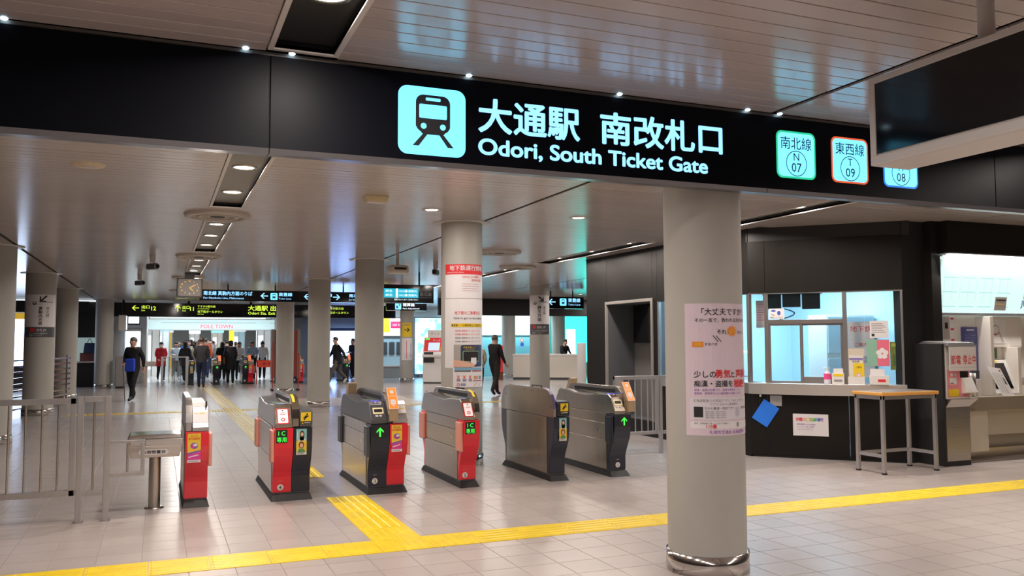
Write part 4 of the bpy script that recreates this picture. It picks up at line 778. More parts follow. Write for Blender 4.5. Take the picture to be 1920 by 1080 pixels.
def col_sign(x, y, r, a0, z0, z1, zb, chars, small, en, ang, label):
    t = thing('direction_sign', label, 'sign', (x, y, 0)); S = cyl_surf(r+.002, a0); p = Print(S, True); w = .72
    p.rect(-w/2, zb, w/2, z1, M_PAPER, 0); p.rect(-w/2, z0, w/2, zb, M_HOODD, 0); p.done('wrap', t); p = Print(S, True); H = z1-zb
    p.arrow(.05, z1-.13*H, .10, ang, M_INK, 2, t=.34); p.rrect(-.16, z1-.36*H+.03, -.08, z1-.25*H+.02, .012, M_INK, 2); p.rrect(-.145, z1-.32*H+.03, -.095, z1-.27*H+.02, .005, M_PAPER, 3)
    p.text(en, -.04, z1-.28*H+.02, .055, M_INK); p.text('Line', -.04, z1-.34*H+.02, .05, M_INK)
    p.text(chars, .0, z1-.47*H, H*.115 if len(chars) > 4 else H*.14, M_INK, align='c', vert=True, bold=.025, line=1.0); p.text(small, .14, z1-.47*H, .075, M_INK, align='c', vert=True, line=1)
    hb = zb-z0; p.rrect(-.20, z0+hb*.55, -.10, z0+hb*.88, .01, M_INKR, 2); p.text('改札内', -.07, z0+hb*.58, hb*.3, M_PAPER, l=2); p.text('ホームは中の階段から', -.22, z0+hb*.3, hb*.17, M_PAPER, l=2); p.text('お乗りください', -.22, z0+hb*.1, hb*.17, M_PAPER, l=2); p.done('print', t)
col_sign(-2.40, 21.1, .30, R(6.4), 1.68, 2.60, 1.90, '真駒内方面', '南北線', 'For Namboku', 225, 'white wrap sign with down-left arrow on the left column')
col_sign(9.60, 21.2, .27, R(-24.4), 1.74, 2.80, 2.02, '麻生方面', '南北線', 'For Namboku', -45, 'white wrap sign with down-right arrow on the right column')
t = thing('arrow_poster', 'yellow poster with black right arrow on far column', 'poster', (9.0, 32.5, 0)); p = Print(cyl_surf(.273, R(-15.5)), True); p.rect(-.21, 1.75, .21, 2.30, M_YSIGN, 0); p.rect(-.23, .85, .23, 1.70, M_PAPER, 0); p.arrow(0, 2.02, .11, 0, M_INK, 2); p.text('乗車券', 0, 2.18, .09, M_INKG, align='c'); p.rect(-.02, .90, .0, 1.60, M_INKR, 1); p.rect(.15, .95, .17, 1.50, M_INKB, 1); p.done('sheet', t)

# ================================================================ MID-HALL CEILING FURNITURE
ck = thing('hanging_clock', 'square dark hanging clock with orange numerals', 'clock', (.59, 19.6, 2.745)); MB().box(-.26, .26, .0, .14, -.215, .20).build('case', mat('clock_case', (.07, .065, .06), .4), ck, .02); MB().box(-.10, .10, .02, .12, .20, .326).build('hanger', M_MBLACK, ck)
p = Print(plane((0, -.001, 0))); p.rrect(-.225, -.185, .225, .175, .03, mat('clock_face', (.17, .155, .14), .5), 1)
M_CLK = mat('clock_glow', (.5, .25, .03), .5, emit=.9, ecol=(1, .5, .08))
for k in range(12): a_ = R(90-30*(k+1)); p.text(str(k+1), .17*math.cos(a_)*1.05, .135*math.sin(a_)-.018, .05, M_CLK, align='c', l=2)
for a_, l_ in ((R(90-60*2.2), .09), (R(90-6*10), .14)): d_ = Vector((math.cos(a_), math.sin(a_))); n_ = Vector((-d_.y, d_.x))*.006; p.poly([(n_.x, n_.y-.01), (-n_.x, -n_.y-.01), (d_.x*l_-n_.x, d_.y*l_-n_.y-.01), (d_.x*l_+n_.x, d_.y*l_+n_.y-.01)], M_CLK, 3)
p.done('dial', ck)
def hang_sign(name, label, x0, x1, y, z0, z1, hangers, dep=.12):
    t = thing(name, label, 'sign', (x0, y, z0)); MB().box(0, x1-x0, 0, dep, 0, z1-z0).build('case', M_BLACK, t, .006)
    for x in hangers: MB().cyl(x-x0, dep/2, z1-z0, ZC-z0, .02, n=10).build('hanger', M_MBLACK, t)
    return t, plane((-x0, -.001, -z0))
def rail_icon(p, x, z, s, l=2):
    p.rrect(x, z, x+s, z+s, s*.12, M_GLOW, l); p.rrect(x+s*.27, z+s*.25, x+s*.73, z+s*.88, s*.08, M_INKB, l+1); p.rect(x+s*.33, z+s*.52, x+s*.67, z+s*.75, M_GLOW, l+2); p.poly([(x+s*.3, z+s*.22), (x+s*.4, z+s*.22), (x+s*.28, z+s*.1), (x+s*.18, z+s*.1)], M_INKB, l+1); p.poly([(x+s*.6, z+s*.22), (x+s*.7, z+s*.22), (x+s*.82, z+s*.1), (x+s*.72, z+s*.1)], M_INKB, l+1)
t, S = hang_sign('platform_sign', 'long black hanging sign with glowing white platform directions', .95, 6.4, 23.5, 2.64, 2.935, (1.66, 2.87, 4.7, 6.0)); p = Print(S)
p.text('南北線 真駒内方面のりば', 1.05, 2.80, .115, M_GLOWT, w=1.22, bold=.02); p.text('For Namboku Line, Makomanai', 1.05, 2.695, .07, M_GLOWT, w=1.0, bold=.01); p.arrow(2.58, 2.79, .10, 180, M_GLOWT); rail_icon(p, 2.74, 2.69, .18); p.text('東豊線', 2.95, 2.80, .10, M_GLOWT, w=.36, bold=.02); p.text('Toho Line', 2.95, 2.705, .06, M_GLOWT, w=.33)
p.done('lettering', t); p = Print(S); p.arrow(3.72, 2.79, .10, 180, M_GLOWT); p.text('東豊線', 4.05, 2.80, .10, M_GLOWT, w=.33, bold=.02); p.text('Toho Line', 4.05, 2.705, .06, M_GLOWT, w=.3); p.arrow(4.50, 2.79, .10, 0, M_GLOWT); p.text('南北線', 4.85, 2.80, .10, M_GLOWT, w=.36, bold=.02); p.text('For Namboku Line', 4.85, 2.705, .06, M_GLOWT); p.done('lettering', t)
t, S = hang_sign('departure_board', 'hanging train departure board with cyan rows', 3.95, 5.59, 18, 2.40, 2.80, (5.28,), .16); p = Print(S); M_CY = mat('board_cyan', (.01, .1, .12), .3, emit=.9, ecol=(.02, .55, .75))
p.rect(3.98, 2.51, 5.24, 2.71, M_CY, 1); p.rect(4.73, 2.51, 4.78, 2.71, M_WGLOW, 2)
for z in (2.635, 2.545): p.text('麻生', 4.50, z, .06, M_WGLOW, w=.16); p.text('14:12', 4.81, z, .06, M_WGLOW, w=.12); p.ell(4.965, z+.022, .026, .026, M_WGLOW, 2); p.text('真駒内', 5.01, z, .06, M_WGLOW, w=.19)
p.text('電車がまいります ご注意ください', 4.70, 2.455, .04, M_WGLOW, w=.53); p.text('南北線', 5.27, 2.56, .085, M_INKG, w=.27, bold=.02); p.text('Namboku Line', 5.27, 2.51, .04, M_INKG, w=.27); p.done('lettering', t)
t, S = hang_sign('fare_adjustment_sign', 'black hanging fare adjustment sign with white icon', 6.04, 7.24, 24, 2.46, 2.72, (6.2, 6.6)); p = Print(S); p.rrect(6.29, 2.49, 6.47, 2.67, .02, M_GLOW, 1); p.rect(6.32, 2.52, 6.38, 2.60, M_INKB, 2); p.ell(6.42, 2.62, .025, .025, M_INKB, 2); p.text('精算機', 6.52, 2.59, .10, M_WGLOW, w=.35, bold=.02); p.text('Fare Adjustment', 6.52, 2.50, .06, M_WGLOW, w=.5); p.done('lettering', t)
t, S = hang_sign('line_sign', 'small black hanging sign with white arrow right of the arrow column', 10.85, 12.1, 23.4, 2.55, 2.91, (11.0, 11.75)); p = Print(S); p.arrow(11.02, 2.75, .12, 180, M_GLOWT); rail_icon(p, 11.28, 2.64, .22); p.text('東豊線', 11.56, 2.76, .13, M_GLOWT, w=.42, bold=.02); p.text('Toho Line', 11.56, 2.65, .08, M_GLOWT, w=.42); p.done('lettering', t)
def cctv(x, y, label, rz=0):
    t = thing('security_camera', label, 'camera', (x, y, ZC), rz, 'ceiling security cameras'); MB().cyl(0, 0, -.14, 0, .045, .05, n=16).build('mount', M_TRIM, t); MB().box(-.05, .05, -.12, .12, -.26, -.15).build('body', M_HOODD, t, .03); MB().rod((0, -.14, -.205), (0, -.11, -.205), .035, 14).build('lens', M_BLACK, t)
cctv(-.13, 16, 'small security camera on the ceiling left of the clock', R(40)); cctv(-.42, 20.5, 'second smaller security camera further left of the clock', R(40)); cctv(4.85, 15.5, 'security camera on the ceiling beside the departure board', R(-30))
t = thing('ceiling_projector', 'flat pale unit hanging under the ceiling before departure board', 'projector', (3.76, 14.2, ZC)); MB().box(-.17, .17, -.15, .15, -.36, -.22).build('housing', M_CREAM, t, .04); MB().cyl(0, 0, -.22, 0, .03, n=12).build('stem', M_TRIM, t); MB().box(-.09, .12, -.153, -.14, -.30, -.26).build('slot', M_MBLACK, t)

# ================================================================ FAR END: EXIT BAND, SHOPPING STREET, ADVERTISING WALLS
M_PWALL = mat('street_wall', (.62, .62, .60), .5); M_SFLOOR = mat('street_floor', (.62, .62, .62), .15)
eb = thing('exit_sign_band', 'long black overhead band with yellow-green exit lettering', 'sign', (0, 33.5, 0)); MB().box(-1.55, 8.8, 0, .25, 2.50, 3.0).build('band', M_BLACK, eb, .006)
for x in (-1.2, 1.0, 3.2, 5.4, 7.6): MB().box(x-.04, x+.04, .1, .16, 3.0, ZC).build('hanger', M_MBLACK, eb)
p = Print(plane((0, -.001, 0))); p.arrow(-.80, 2.81, .12, 180, M_YGREEN); p.text('出口', -.60, 2.80, .13, M_YGREEN, w=.27, bold=.015); p.text('Exit', -.60, 2.70, .08, M_YGREEN); p.text('12', -.28, 2.73, .20, M_YGREEN, bold=.02)
p.done('lettering', eb); p = Print(plane((0, -.001, 0))); p.arrow(.62, 2.81, .12, 90, M_YGREEN); p.text('出口', .78, 2.80, .13, M_YGREEN, w=.24, bold=.015); p.text('Exit', .78, 2.70, .08, M_YGREEN); p.text('11', 1.04, 2.73, .20, M_YGREEN, bold=.02); p.text('すすきの駅方面', 1.30, 2.86, .085, M_YGREEN, w=.62, bold=.01); p.text('地下街ポールタウン', 1.30, 2.66, .10, M_YGREEN, w=.88, bold=.01); p.text('for Susukino Station', 1.30, 2.79, .05, M_YGREEN); p.text('Pole Town', 1.30, 2.59, .05, M_YGREEN)
p.done('lettering', eb); p = Print(plane((0, -.001, 0))); p.text('大通駅 出口', 3.09, 2.77, .21, M_YGREEN, w=1.26, bold=.02); p.text('Odori Sta. Exit', 3.09, 2.61, .14, M_YGREEN, w=1.0, bold=.015); p.done('lettering', eb); p = Print(plane((0, -.001, 0))); p.arrow(5.65, 2.81, .12, 90, M_YGREEN); p.text('すすきの駅方面', 5.95, 2.83, .10, M_YGREEN, w=.75); p.text('地下街ポールタウン', 5.95, 2.66, .11, M_YGREEN, w=.95); p.done('lettering', eb)
b2 = thing('black_fascia', 'long plain black overhead fascia in the right background', 'fascia', (0, 28, 0)); MB().box(8.9, 19, 0, .2, 2.47, 3.06).build('fascia', M_MBLACK, b2); MB().box(8.9, 19, -.02, .22, 3.06, ZC-.003).build('top_trim', M_SATIN, b2)
wf = thing('wall_far', 'far end wall of the hall', 'wall', (0, 0, 0)); wf['kind'] = 'structure'; MB().box(-9, -1.6, 36, 36.3, 0, 3.1).build('wall', M_GREYW, wf); MB().box(5.3, 8.75, 38.4, 38.6, 0, 3.1).build('wall', M_GREYW, wf); MB().box(8.7, 20, 36.3, 36.5, 0, 3.1).build('wall', M_GREYW, wf); MB().box(5.15, 5.45, 36, 44, 0, 3.1).build('wall', M_GREYW, wf)
MB().box(-1.62, -.45, 36.2, 43, 0, 3.0).build('pale_return', M_PWALL, wf); MB().box(-9, 20, 36, 36.2, 3.0, 3.4).build('head', M_GREYW, wf)
for nm_, a_ in (('wall_left', (-9.2, -9, -6, 36, 0, 3.4)), ('wall_right', (19.8, 20, 8.4, 36, 0, 3.4)), ('wall_back', (-9, 20, -6.2, -6, 0, 3.4)), ('wall_side', (14, 14.2, -6, 8.4, 0, 3.4))): tag(box(nm_, M_GREYW, None, *a_), 'plain grey hall wall '+nm_.replace('wall_', 'on the ')+' side', 'wall', kind='structure')
st = thing('shopping_street', 'bright white underground shopping street beyond the far gates', 'street', (0, 0, 0)); st['kind'] = 'structure'
MB().box(-4, 9, 36.3, 74, 0, .003).build('street_floor', M_SFLOOR, st); MB().box(-4, 9, 36.3, 74, 2.78, 2.85).build('street_ceiling', M_PWALL, st)
MB().box(-3.2, -2.9, 43, 74, 0, 2.8).build('street_wall', M_PWALL, st); MB().box(7.6, 7.9, 43, 74, 0, 2.8).build('street_wall', M_PWALL, st); MB().box(-3.2, 8, 73, 73.3, 0, 2.8).build('street_wall', M_PWALL, st)
MB().box(-3, -.45, 42.8, 43, 0, 2.8).build('street_wall', M_PWALL, st); MB().box(5.1, 8, 42.8, 43, 0, 2.8).build('street_wall', M_PWALL, st)
M_SLIT = mat('street_light', (.9, .95, 1), .5, emit=5, ecol=(.86, .95, 1.0))
for y in (38.5, 41, 45, 49, 54, 60, 66):
    MB().box(-.4, 5.0, y-.15, y+.15, 2.755, 2.78).build('ceiling_strip', M_SLIT, st)
    ld = bpy.data.lights.new('street_strip', 'AREA'); ld.shape = 'RECTANGLE'; ld.size = 5; ld.size_y = .4; ld.energy = 70; ld.color = (.88, .95, 1); lo = bpy.data.objects.new('street_strip', ld); link(lo, st); lo.location = (2.3, y, 2.74)
fa = thing('street_fascia', 'pale glowing fascia reading POLE TOWN in red over street entrance', 'sign', (0, 42, 0)); MB().box(-.46, 5.1, 0, .15, 2.16, 2.46).build('panel', mat('fascia_glow', (.3, .40, .42), .5, emit=.5, ecol=(.72, .95, .97)), fa); MB().box(-.46, 5.1, -.02, .15, 2.48, 2.62).build('panel', MATS['fascia_glow'], fa); MB().box(-.46, 5.1, -.03, .17, 2.12, 2.16).build('lower_edge', M_SATIN, fa)
p = Print(plane((0, -.001, 0))); p.text('POLE TOWN', 1.78, 2.22, .24, mat('pole_red', (.7, .05, .08), .4, emit=.8, ecol=(1, .12, .2)), w=1.42, bold=.012); p.done('lettering', fa)
SHOPC = [(.75, .76, .74), (.60, .66, .70), (.80, .55, .10), (.70, .70, .72), (.35, .55, .62), (.78, .72, .66)]
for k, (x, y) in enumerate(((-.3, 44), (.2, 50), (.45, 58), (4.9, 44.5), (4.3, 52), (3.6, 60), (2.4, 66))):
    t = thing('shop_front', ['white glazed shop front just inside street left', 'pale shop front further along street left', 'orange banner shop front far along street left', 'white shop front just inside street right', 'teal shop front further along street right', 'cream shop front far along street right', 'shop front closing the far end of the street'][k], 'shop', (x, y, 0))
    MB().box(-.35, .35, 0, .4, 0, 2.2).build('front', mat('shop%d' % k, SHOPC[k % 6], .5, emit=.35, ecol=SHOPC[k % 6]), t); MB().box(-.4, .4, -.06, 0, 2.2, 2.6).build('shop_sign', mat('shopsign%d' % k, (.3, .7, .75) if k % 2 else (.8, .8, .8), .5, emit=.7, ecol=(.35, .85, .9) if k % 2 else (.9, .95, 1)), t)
    for q in (-.33, 0, .33): MB().box(q-.02, q+.02, -.03, 0, 0, 2.2).build('mullion', M_SATIN, t)
    MB().box(-.28, -.05, -.02, 0, .3, 1.9).build('display', M_WGLOW, t)
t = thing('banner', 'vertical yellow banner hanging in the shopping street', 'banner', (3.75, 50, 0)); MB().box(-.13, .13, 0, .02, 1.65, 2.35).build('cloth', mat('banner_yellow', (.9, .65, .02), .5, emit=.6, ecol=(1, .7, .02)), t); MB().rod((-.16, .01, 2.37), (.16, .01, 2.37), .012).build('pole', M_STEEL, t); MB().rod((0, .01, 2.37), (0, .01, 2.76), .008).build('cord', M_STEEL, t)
# left background
t = thing('left_shop', 'dark kiosk with small lit window on the far left', 'kiosk', (-2.35, 33.7, 0)); MB().box(-.6, .36, 0, .1, 0, .85).build('lower_front', M_MBLACK, t); MB().box(-.6, .36, 0, .1, 1.75, 3.0).build('upper_front', M_MBLACK, t); MB().box(.30, .36, -.02, .1, 0, 2.6).build('jamb', M_SATIN, t); MB().box(-.6, .36, -.08, .12, .85, .90).build('sill', M_TRIM, t); MB().box(-.6, .36, .6, .65, .9, 1.75).build('lit_back', mat('kiosk_glow', (.4, .5, .5), .5, emit=.4, ecol=(.55, .75, .72)), t); MB().box(-.6, .30, .03, .04, .9, 1.75).build('pane', M_PANE, t)
t = thing('blue_bag', 'dark blue shopping bag hanging in the kiosk window', 'bag', (-2.28, 33.95, 1.20)); MB().frustum((-.20, .20, -.04, .04, 0), (-.16, .16, -.03, .03, .36)).build('sack', mat('bag_navy', (.03, .06, .16), .6), t, .01); b = MB(); b.rod((-.08, 0, .36), (-.02, 0, .50), .01); b.rod((.08, 0, .36), (.02, 0, .50), .01); b.rod((-.02, 0, .50), (.02, 0, .50), .01); b.build('handle', M_INK, t)
t = thing('red_display_stand', 'dull red stand of goods under the blue bag in the kiosk', 'stand', (-2.35, 34.05, .9)); MB().box(-.24, .22, -.05, .05, 0, .28).build('front', mat('dull_red', (.30, .08, .08), .6), t); MB().box(-.24, .22, -.06, .06, .28, .30).build('top', M_HOODD, t)
for k, (x, c, lab) in enumerate(((-4.43, (.9, .95, 1.0), 'tall bright white backlit panel at the far left edge'), (-3.42, (.85, .93, 1.0), 'narrow bright white backlit panel between left columns'))):
    t = thing('backlit_panel', lab, 'display', (x, 34.2+k*.3, 0)); MB().box(-.75+k*.3, .55-k*.3, 0, .08, .75, 2.40).build('light_face', mat('panel_glow%d' % k, c, .5, emit=5, ecol=(.60, .74, 1.0)), t); MB().box(-.8+k*.3, .6-k*.3, -.01, .1, 2.40, 2.62).build('yellow_head', mat('head_yellow', (.75, .45, .05), .5, emit=.5, ecol=(.9, .55, .05)), t); MB().box(-.8+k*.3, .6-k*.3, -.01, .1, 0, .75).build('base', M_HOODD, t)
t = thing('left_black_band', 'short black overhead band at the far left', 'fascia', (-4.5, 33.4, 0)); MB().box(-4, 2.2, 0, .2, 2.62, 3.02).build('band', M_MBLACK, t); MB().box(-4, 2.9, .1, .14, 3.02, 3.06).build('light_slot', M_WGLOW, t)
sf = thing('steel_barrier', 'steel barrier of stacked horizontal bars at the left edge', 'barrier', (-2.75, 21.3, 0), R(78))
for z in [.12+.13*k for k in range(9)]: MB().box(-4.6, 3.2, -.02, .02, z, z+.035).build('bar', M_CHROME, sf)
for x in (-4.5, -2, .5, 3.1): MB().box(x, x+.05, .02, .06, 0, 1.25).build('post', M_SATIN, sf)
t = thing('hanging_screen', 'white box screen hanging beside the exit band', 'monitor', (-1.18, 32.9, 0)); MB().box(-.14, .10, 0, .35, 1.98, 2.53).build('speaker_box', M_TRIM, t, .01); MB().box(.10, .13, .02, .33, 2.02, 2.5).build('side_glow', M_WGLOW, t); MB().box(.14, .55, .1, .16, 2.18, 2.5).build('screen', M_MBLACK, t); p = Print(plane((0, .0995, 0))); p.rect(.17, 2.24, .52, 2.48, M_WGLOW, 1); p.done('picture', t); MB().rod((-.02, .17, 2.53), (-.02, .17, ZC), .02).build('hanger', M_MBLACK, t)
t = thing('white_stand', 'small white-grey cabinet beside the far left column', 'cabinet', (-1.22, 32.2, 0)); MB().box(-.14, .16, 0, .3, .05, 1.10).build('body', M_GREYW, t, .03); MB().box(-.12, .14, .02, .28, 0, .05).build('foot', M_MBLACK, t)
t = thing('info_panel', 'bright white round-topped information panel behind the man with a stick', 'sign', (-.92, 36.1, 0)); MB().box(-.28, .26, 0, .06, 1.05, 2.0).build('face', M_WGLOW, t, .02); MB().box(-.32, .30, .06, .1, .0, 2.1).build('frame', M_SATIN, t, .02)
t = thing('luggage_table', 'small steel table beside the far left gate fence', 'table', (-.42, 32.9, 0)); MB().box(-.33, .33, -.2, .2, .72, .90).build('top', M_STEEL, t, .02); MB().box(-.06, .06, -.06, .06, 0, .72).build('leg', M_STEEL, t, .01)
t = thing('glass_fence', 'low glass fence with steel posts left of far gates', 'fence', (0, 32.9, 0))
for x in (.13, .95): MB().box(x-.04, x+.04, -.04, .04, 0, 1.06).build('post', M_SATIN, t); MB().box(x-.15, x+.15, -.1, .1, 0, .012).build('foot', M_STEEL, t)
MB().box(.17, .91, -.02, .02, 1.02, 1.06).build('top_rail', M_SATIN, t); MB().box(.17, .91, -.004, .004, .15, 1.02).build('pane', M_PANE, t)
for x in (.36, .55, .74): MB().rod((x, 0, .1), (x, 0, 1.02), .008).build('bar', M_HOODD, t)
t = thing('tape_barrier', 'red no-entry barrier stretched between far gates', 'barrier', (3.42, 33.25, 0)); MB().box(0, .95, 0, .05, .62, .88).build('band', mat('tape_red', (.85, .07, .03), .4), t, .006); p = Print(plane((0, -.001, 0))); p.text('進入禁止', .42, .71, .11, M_INK, align='c'); p.done('lettering', t)
for x in (.0, .95): MB().box(x-.02, x+.02, .0, .04, 0, .9).build('post', mat('post_red', (.5, .04, .03), .4), t)
t = thing('red_trolley', 'red-framed wheeled board stand behind the furthest column', 'stand', (3.78, 28.1, 0)); tr = mat('trolley_red', (.50, .05, .03), .4)
for x in (-.40, .40): MB().rod((x, 0, .08), (x, 0, 1.55 if x < 0 else 1.2), .018).build('upright', tr, t); MB().rod((x-.02, -.2, .04), (x-.02, .2, .04), .035).build('wheel', M_RUBBER, t); MB().box(x-.02, x+.02, -.25, .25, .075, .11).build('foot_bar', M_STEEL, t)
MB().box(-.36, .36, .02, .06, .45, 1.95).build('board', mat('board_maroon', (.30, .05, .03), .5), t); MB().box(-.46, -.36, .0, .08, .4, 1.97).build('side_board', M_GREYW, t); MB().box(.36, .46, .0, .08, .4, 1.97).build('side_board', M_GREYW, t); MB().box(-.28, -.05, .01, .02, .9, 1.5).build('sheet', M_BRN, t)
# right background: billboards
def panel(name, label, x0, x1, y, z0, z1, m_, frame=M_HOODD, fr=.05):
    t = thing(name, label, 'billboard', ((x0+x1)/2, y, z0)); h_ = (x1-x0)/2; MB().box(-h_, h_, 0, .06, 0, z1-z0).build('light_face', m_, t); b = MB(); b.box(-h_-fr, -h_, -.02, .08, -fr, z1-z0+fr); b.box(h_, h_+fr, -.02, .08, -fr, z1-z0+fr); b.box(-h_, h_, -.02, .08, z1-z0, z1-z0+fr); b.box(-h_, h_, -.02, .08, -fr, 0); b.build('frame', frame, t); [MB().box(q*h_*.8-.04, q*h_*.8+.04, .0, .05, -z0, -fr).build('leg', frame, t) for q in (-1, 1) if z0 < 1.5]; return t
panel('billboard', 'big glowing white-blue billboard behind the running man', 7.05, 8.55, 38.2, .45, 2.05, mat('bill_blue', (.8, .9, 1), .5, emit=8.0, ecol=(.28, .46, 1.0)), mat('frame_navy', (.02, .03, .12), .4), .14)
t = panel('billboard', 'small red and yellow lit advertisement beside yellow arrow column', 8.75, 9.95, 36.1, 1.82, 2.58, mat('bill_pinkw', (1, .8, .9), .5, emit=1.6, ecol=(1.0, .82, .92))); p = Print(plane((0, -.001, 0))); p.rect(-.6, .15, -.12, .75, mat('bill_yel', (.9, .7, .02), .5, emit=1, ecol=(1, .75, .02)), 1); p.rect(-.08, .32, .6, .62, mat('bill_red', (.9, .02, .1), .5, emit=1, ecol=(1, .02, .12)), 1); p.text('HOT YOGA', .26, .42, .14, M_WGLOW, align='c', w=.5); p.done('lettering', t)
M_SKYAD = mat('bill_sky', (.5, .8, .9), .5, emit=2.4, ecol=(.3, .75, 1)); N, L, b = nodes(M_SKYAD); tc = N.new('ShaderNodeTexCoord'); nz = N.new('ShaderNodeTexNoise'); nz.inputs['Scale'].default_value = 2.2; nz.inputs['Detail'].default_value = 5; cr = N.new('ShaderNodeValToRGB'); cr.color_ramp.elements[0].position = .42; cr.color_ramp.elements[0].color = (.05, .42, .80, 1); cr.color_ramp.elements[1].position = .60; cr.color_ramp.elements[1].color = (.75, .97, 1, 1); L.new(tc.outputs['Object'], nz.inputs['Vector']); L.new(nz.outputs[0], cr.inputs[0]); L.new(cr.outputs[0], b.inputs['Emission Color'])
panel('billboard', 'tall sky-blue landscape billboard behind the white ticket machine', 10.35, 11.9, 36.1, .15, 2.60, M_SKYAD)
M_CYW = mat('cyan_wall', (.22, .58, .68), .5); t = thing('service_wall', 'pale blue service wall with ticket phones below the red advertisement', 'wall', (9.35, 36.15, 0)); MB().box(-.6, .6, 0, .1, .55, 1.78).build('wall_face', mat('pale_blue_wall', (.45, .60, .70), .5), t); MB().box(-.6, .6, -.4, .1, .0, .52).build('bench', M_GREYW, t); MB().box(-.6, .6, -.42, .12, .50, .55).build('bench_top', M_TRIM, t)
for k in range(3): MB().box(-.45+k*.32, -.22+k*.32, -.05, 0, 1.0, 1.55).build('phone_unit', M_HOODD, t, .02)
for k, (x0, x1, lab) in enumerate(((11.95, 14.25, 'wide glowing white wall panel left of the pale far column'), (14.72, 16.6, 'glowing white wall panel behind the arrow column'))): panel('billboard', lab, x0, x1, 35.6, 1.86, 2.72, mat('bill_white', (.9, .97, 1), .5, emit=2.4, ecol=(.80, .95, 1.0)), M_TRIM, .02)
t = thing('cyan_dado', 'cyan-lit lower wall under the white wall panels', 'wall', (14.3, 35.62, 0)); MB().box(-2.35, 2.3, 0, .08, .0, 1.83).build('wall_face', M_CYW, t); MB().box(.55, 1.35, -.01, 0, .9, 1.35).build('hatch', mat('hatch_cyan', (.18, .48, .58), .5), t); p = Print(plane((0, -.011, 0))); p.ell(.95, 1.62, .10, .10, M_PAPER, 1); p.ring(.95, 1.62, .05, .08, M_INKR, 2); p.ell(.95, 1.42, .09, .09, M_INKB, 2); p.done('stickers', t)
panel('billboard', 'teal glowing billboard at the booth corner', 17.0, 18.6, 35.0, .6, 2.75, mat('bill_teal', (.1, .8, .75), .5, emit=4.5, ecol=(.02, .85, .75)), M_TRIM, .03); 
t = thing('pale_pillar_strip', 'slim white light strip beside the teal billboard', 'light', (17.15, 34.9, .6)); MB().box(.0, .45, -.01, .02, 0, 1.5).build('strip', M_WGLOW, t)
# machines and counter in the right background
vm = thing('vending_ticket_machine', 'white floor-standing ticket machine with red screen surround', 'ticket machine', (9.5, 30.6, 0), R(-32)); MB().box(-.42, .42, 0, .7, .04, .95).build('lower_body', M_WHITE, vm, .03); MB().prism([(0, .95), (-.06, 1.0), (-.06, 1.08), (.22, 1.72), (.7, 1.72), (.7, .95)], -.42, .42, 'x').build('upper_body', M_WHITE, vm, .01); MB().box(-.40, .40, .02, .68, 0, .04).build('plinth', M_MBLACK, vm)
p = Print(plane((0, -.0605, 1.08), (1, 0, 0), (0, .28, .64))); p.rect(-.38, .12, .36, .68, M_INKR, 1); p.rect(-.22, .16, .22, .48, mat('tvm_screen', (.3, .4, .6), .3, emit=.8, ecol=(.6, .72, .95)), 2); p.rect(-.36, .60, -.2, .66, M_GREENL, 2); p.rect(.26, .16, .36, .5, M_YSIGN, 2); p.text('きっぷ', .08, .54, .10, M_PAPER, align='c', l=3); p.rect(-.36, .0, .0, .10, M_MBLACK, 2); p.done('control_panel', vm)
MB().box(-.38, .02, -.045, .0, .78, .96).build('coin_tray', M_MBLACK, vm, .01); MB().box(-.30, .30, .25, .45, 1.72, 2.0).build('top_sign', M_WHITE, vm, .02); p = Print(plane((0, .249, 0))); p.text('きっぷ', 0, 1.82, .12, M_INKG, align='c'); p.done('top_lettering', vm)
rm = thing('red_machine', 'slim red machine being used by the man in black', 'ticket machine', (12.75, 32.3, 0), R(-25)); MB().box(-.2, .2, 0, .4, .30, 1.10).build('body', M_INKR, rm, .02); MB().prism([(0, 1.10), (.12, 1.38), (.4, 1.40), (.4, 1.10)], -.2, .2, 'x').build('head', M_INKR, rm, .01); MB().box(-.21, .21, -.02, .4, 0, .30).build('plinth', M_BRN, rm); MB().box(-.12, .12, -.012, 0, .75, .95).build('slot', M_MBLACK, rm); p = Print(plane((0, -.001, 1.10), (1, 0, 0), (0, .12, .28))); p.rect(-.14, .06, .14, .26, mat('pale_screen', (.5, .6, .7), .4, emit=.5, ecol=(.7, .8, 1)), 1); p.done('screen', rm)
cn = thing('white_counter', 'long low white counter with one staff member behind it', 'counter', (13.36, 32.15, 0), R(-36)); MB().box(0, 2.65, 0, .08, .10, .98).build('front_board', mat('counter_white', (.66, .62, .56), .5), cn); MB().box(-.02, 2.67, -.02, .5, .98, 1.04).build('worktop', M_WHITE, cn); MB().box(0, 2.65, .03, .06, 0, .10).build('kick_board', M_HOODD, cn); MB().box(0, .04, .08, .5, .1, .98).build('end_board', M_WHITE, cn); MB().box(2.61, 2.65, .08, .5, .1, .98).build('end_board', M_WHITE, cn)
hz = thing('striped_post', 'black and yellow striped post at the counter end', 'post', (15.62, 30.5, 0)); 
for k in range(10): MB().box(-.035, .035, -.035, .035, .1*k, .1*k+.1).build('stripe', M_YSIGN if k % 2 else M_MBLACK, hz)
os_ = thing('poster_stand', 'narrow poster stand with orange foot beside the dark booth', 'stand', (7.80, 15.2, 0), R(-20)); MB().box(-.09, .09, 0, .04, .62, 1.52).build('poster_face', M_PAPER, os_); MB().box(-.10, .10, -.01, .05, .08, .62).build('orange_panel', mat('orange_panel', (.85, .18, .03), .4), os_); MB().box(-.14, .14, -.12, .16, 0, .02).build('base', M_MBLACK, os_); MB().box(-.02, .02, .01, .04, .02, .08).build('stem', M_MBLACK, os_)

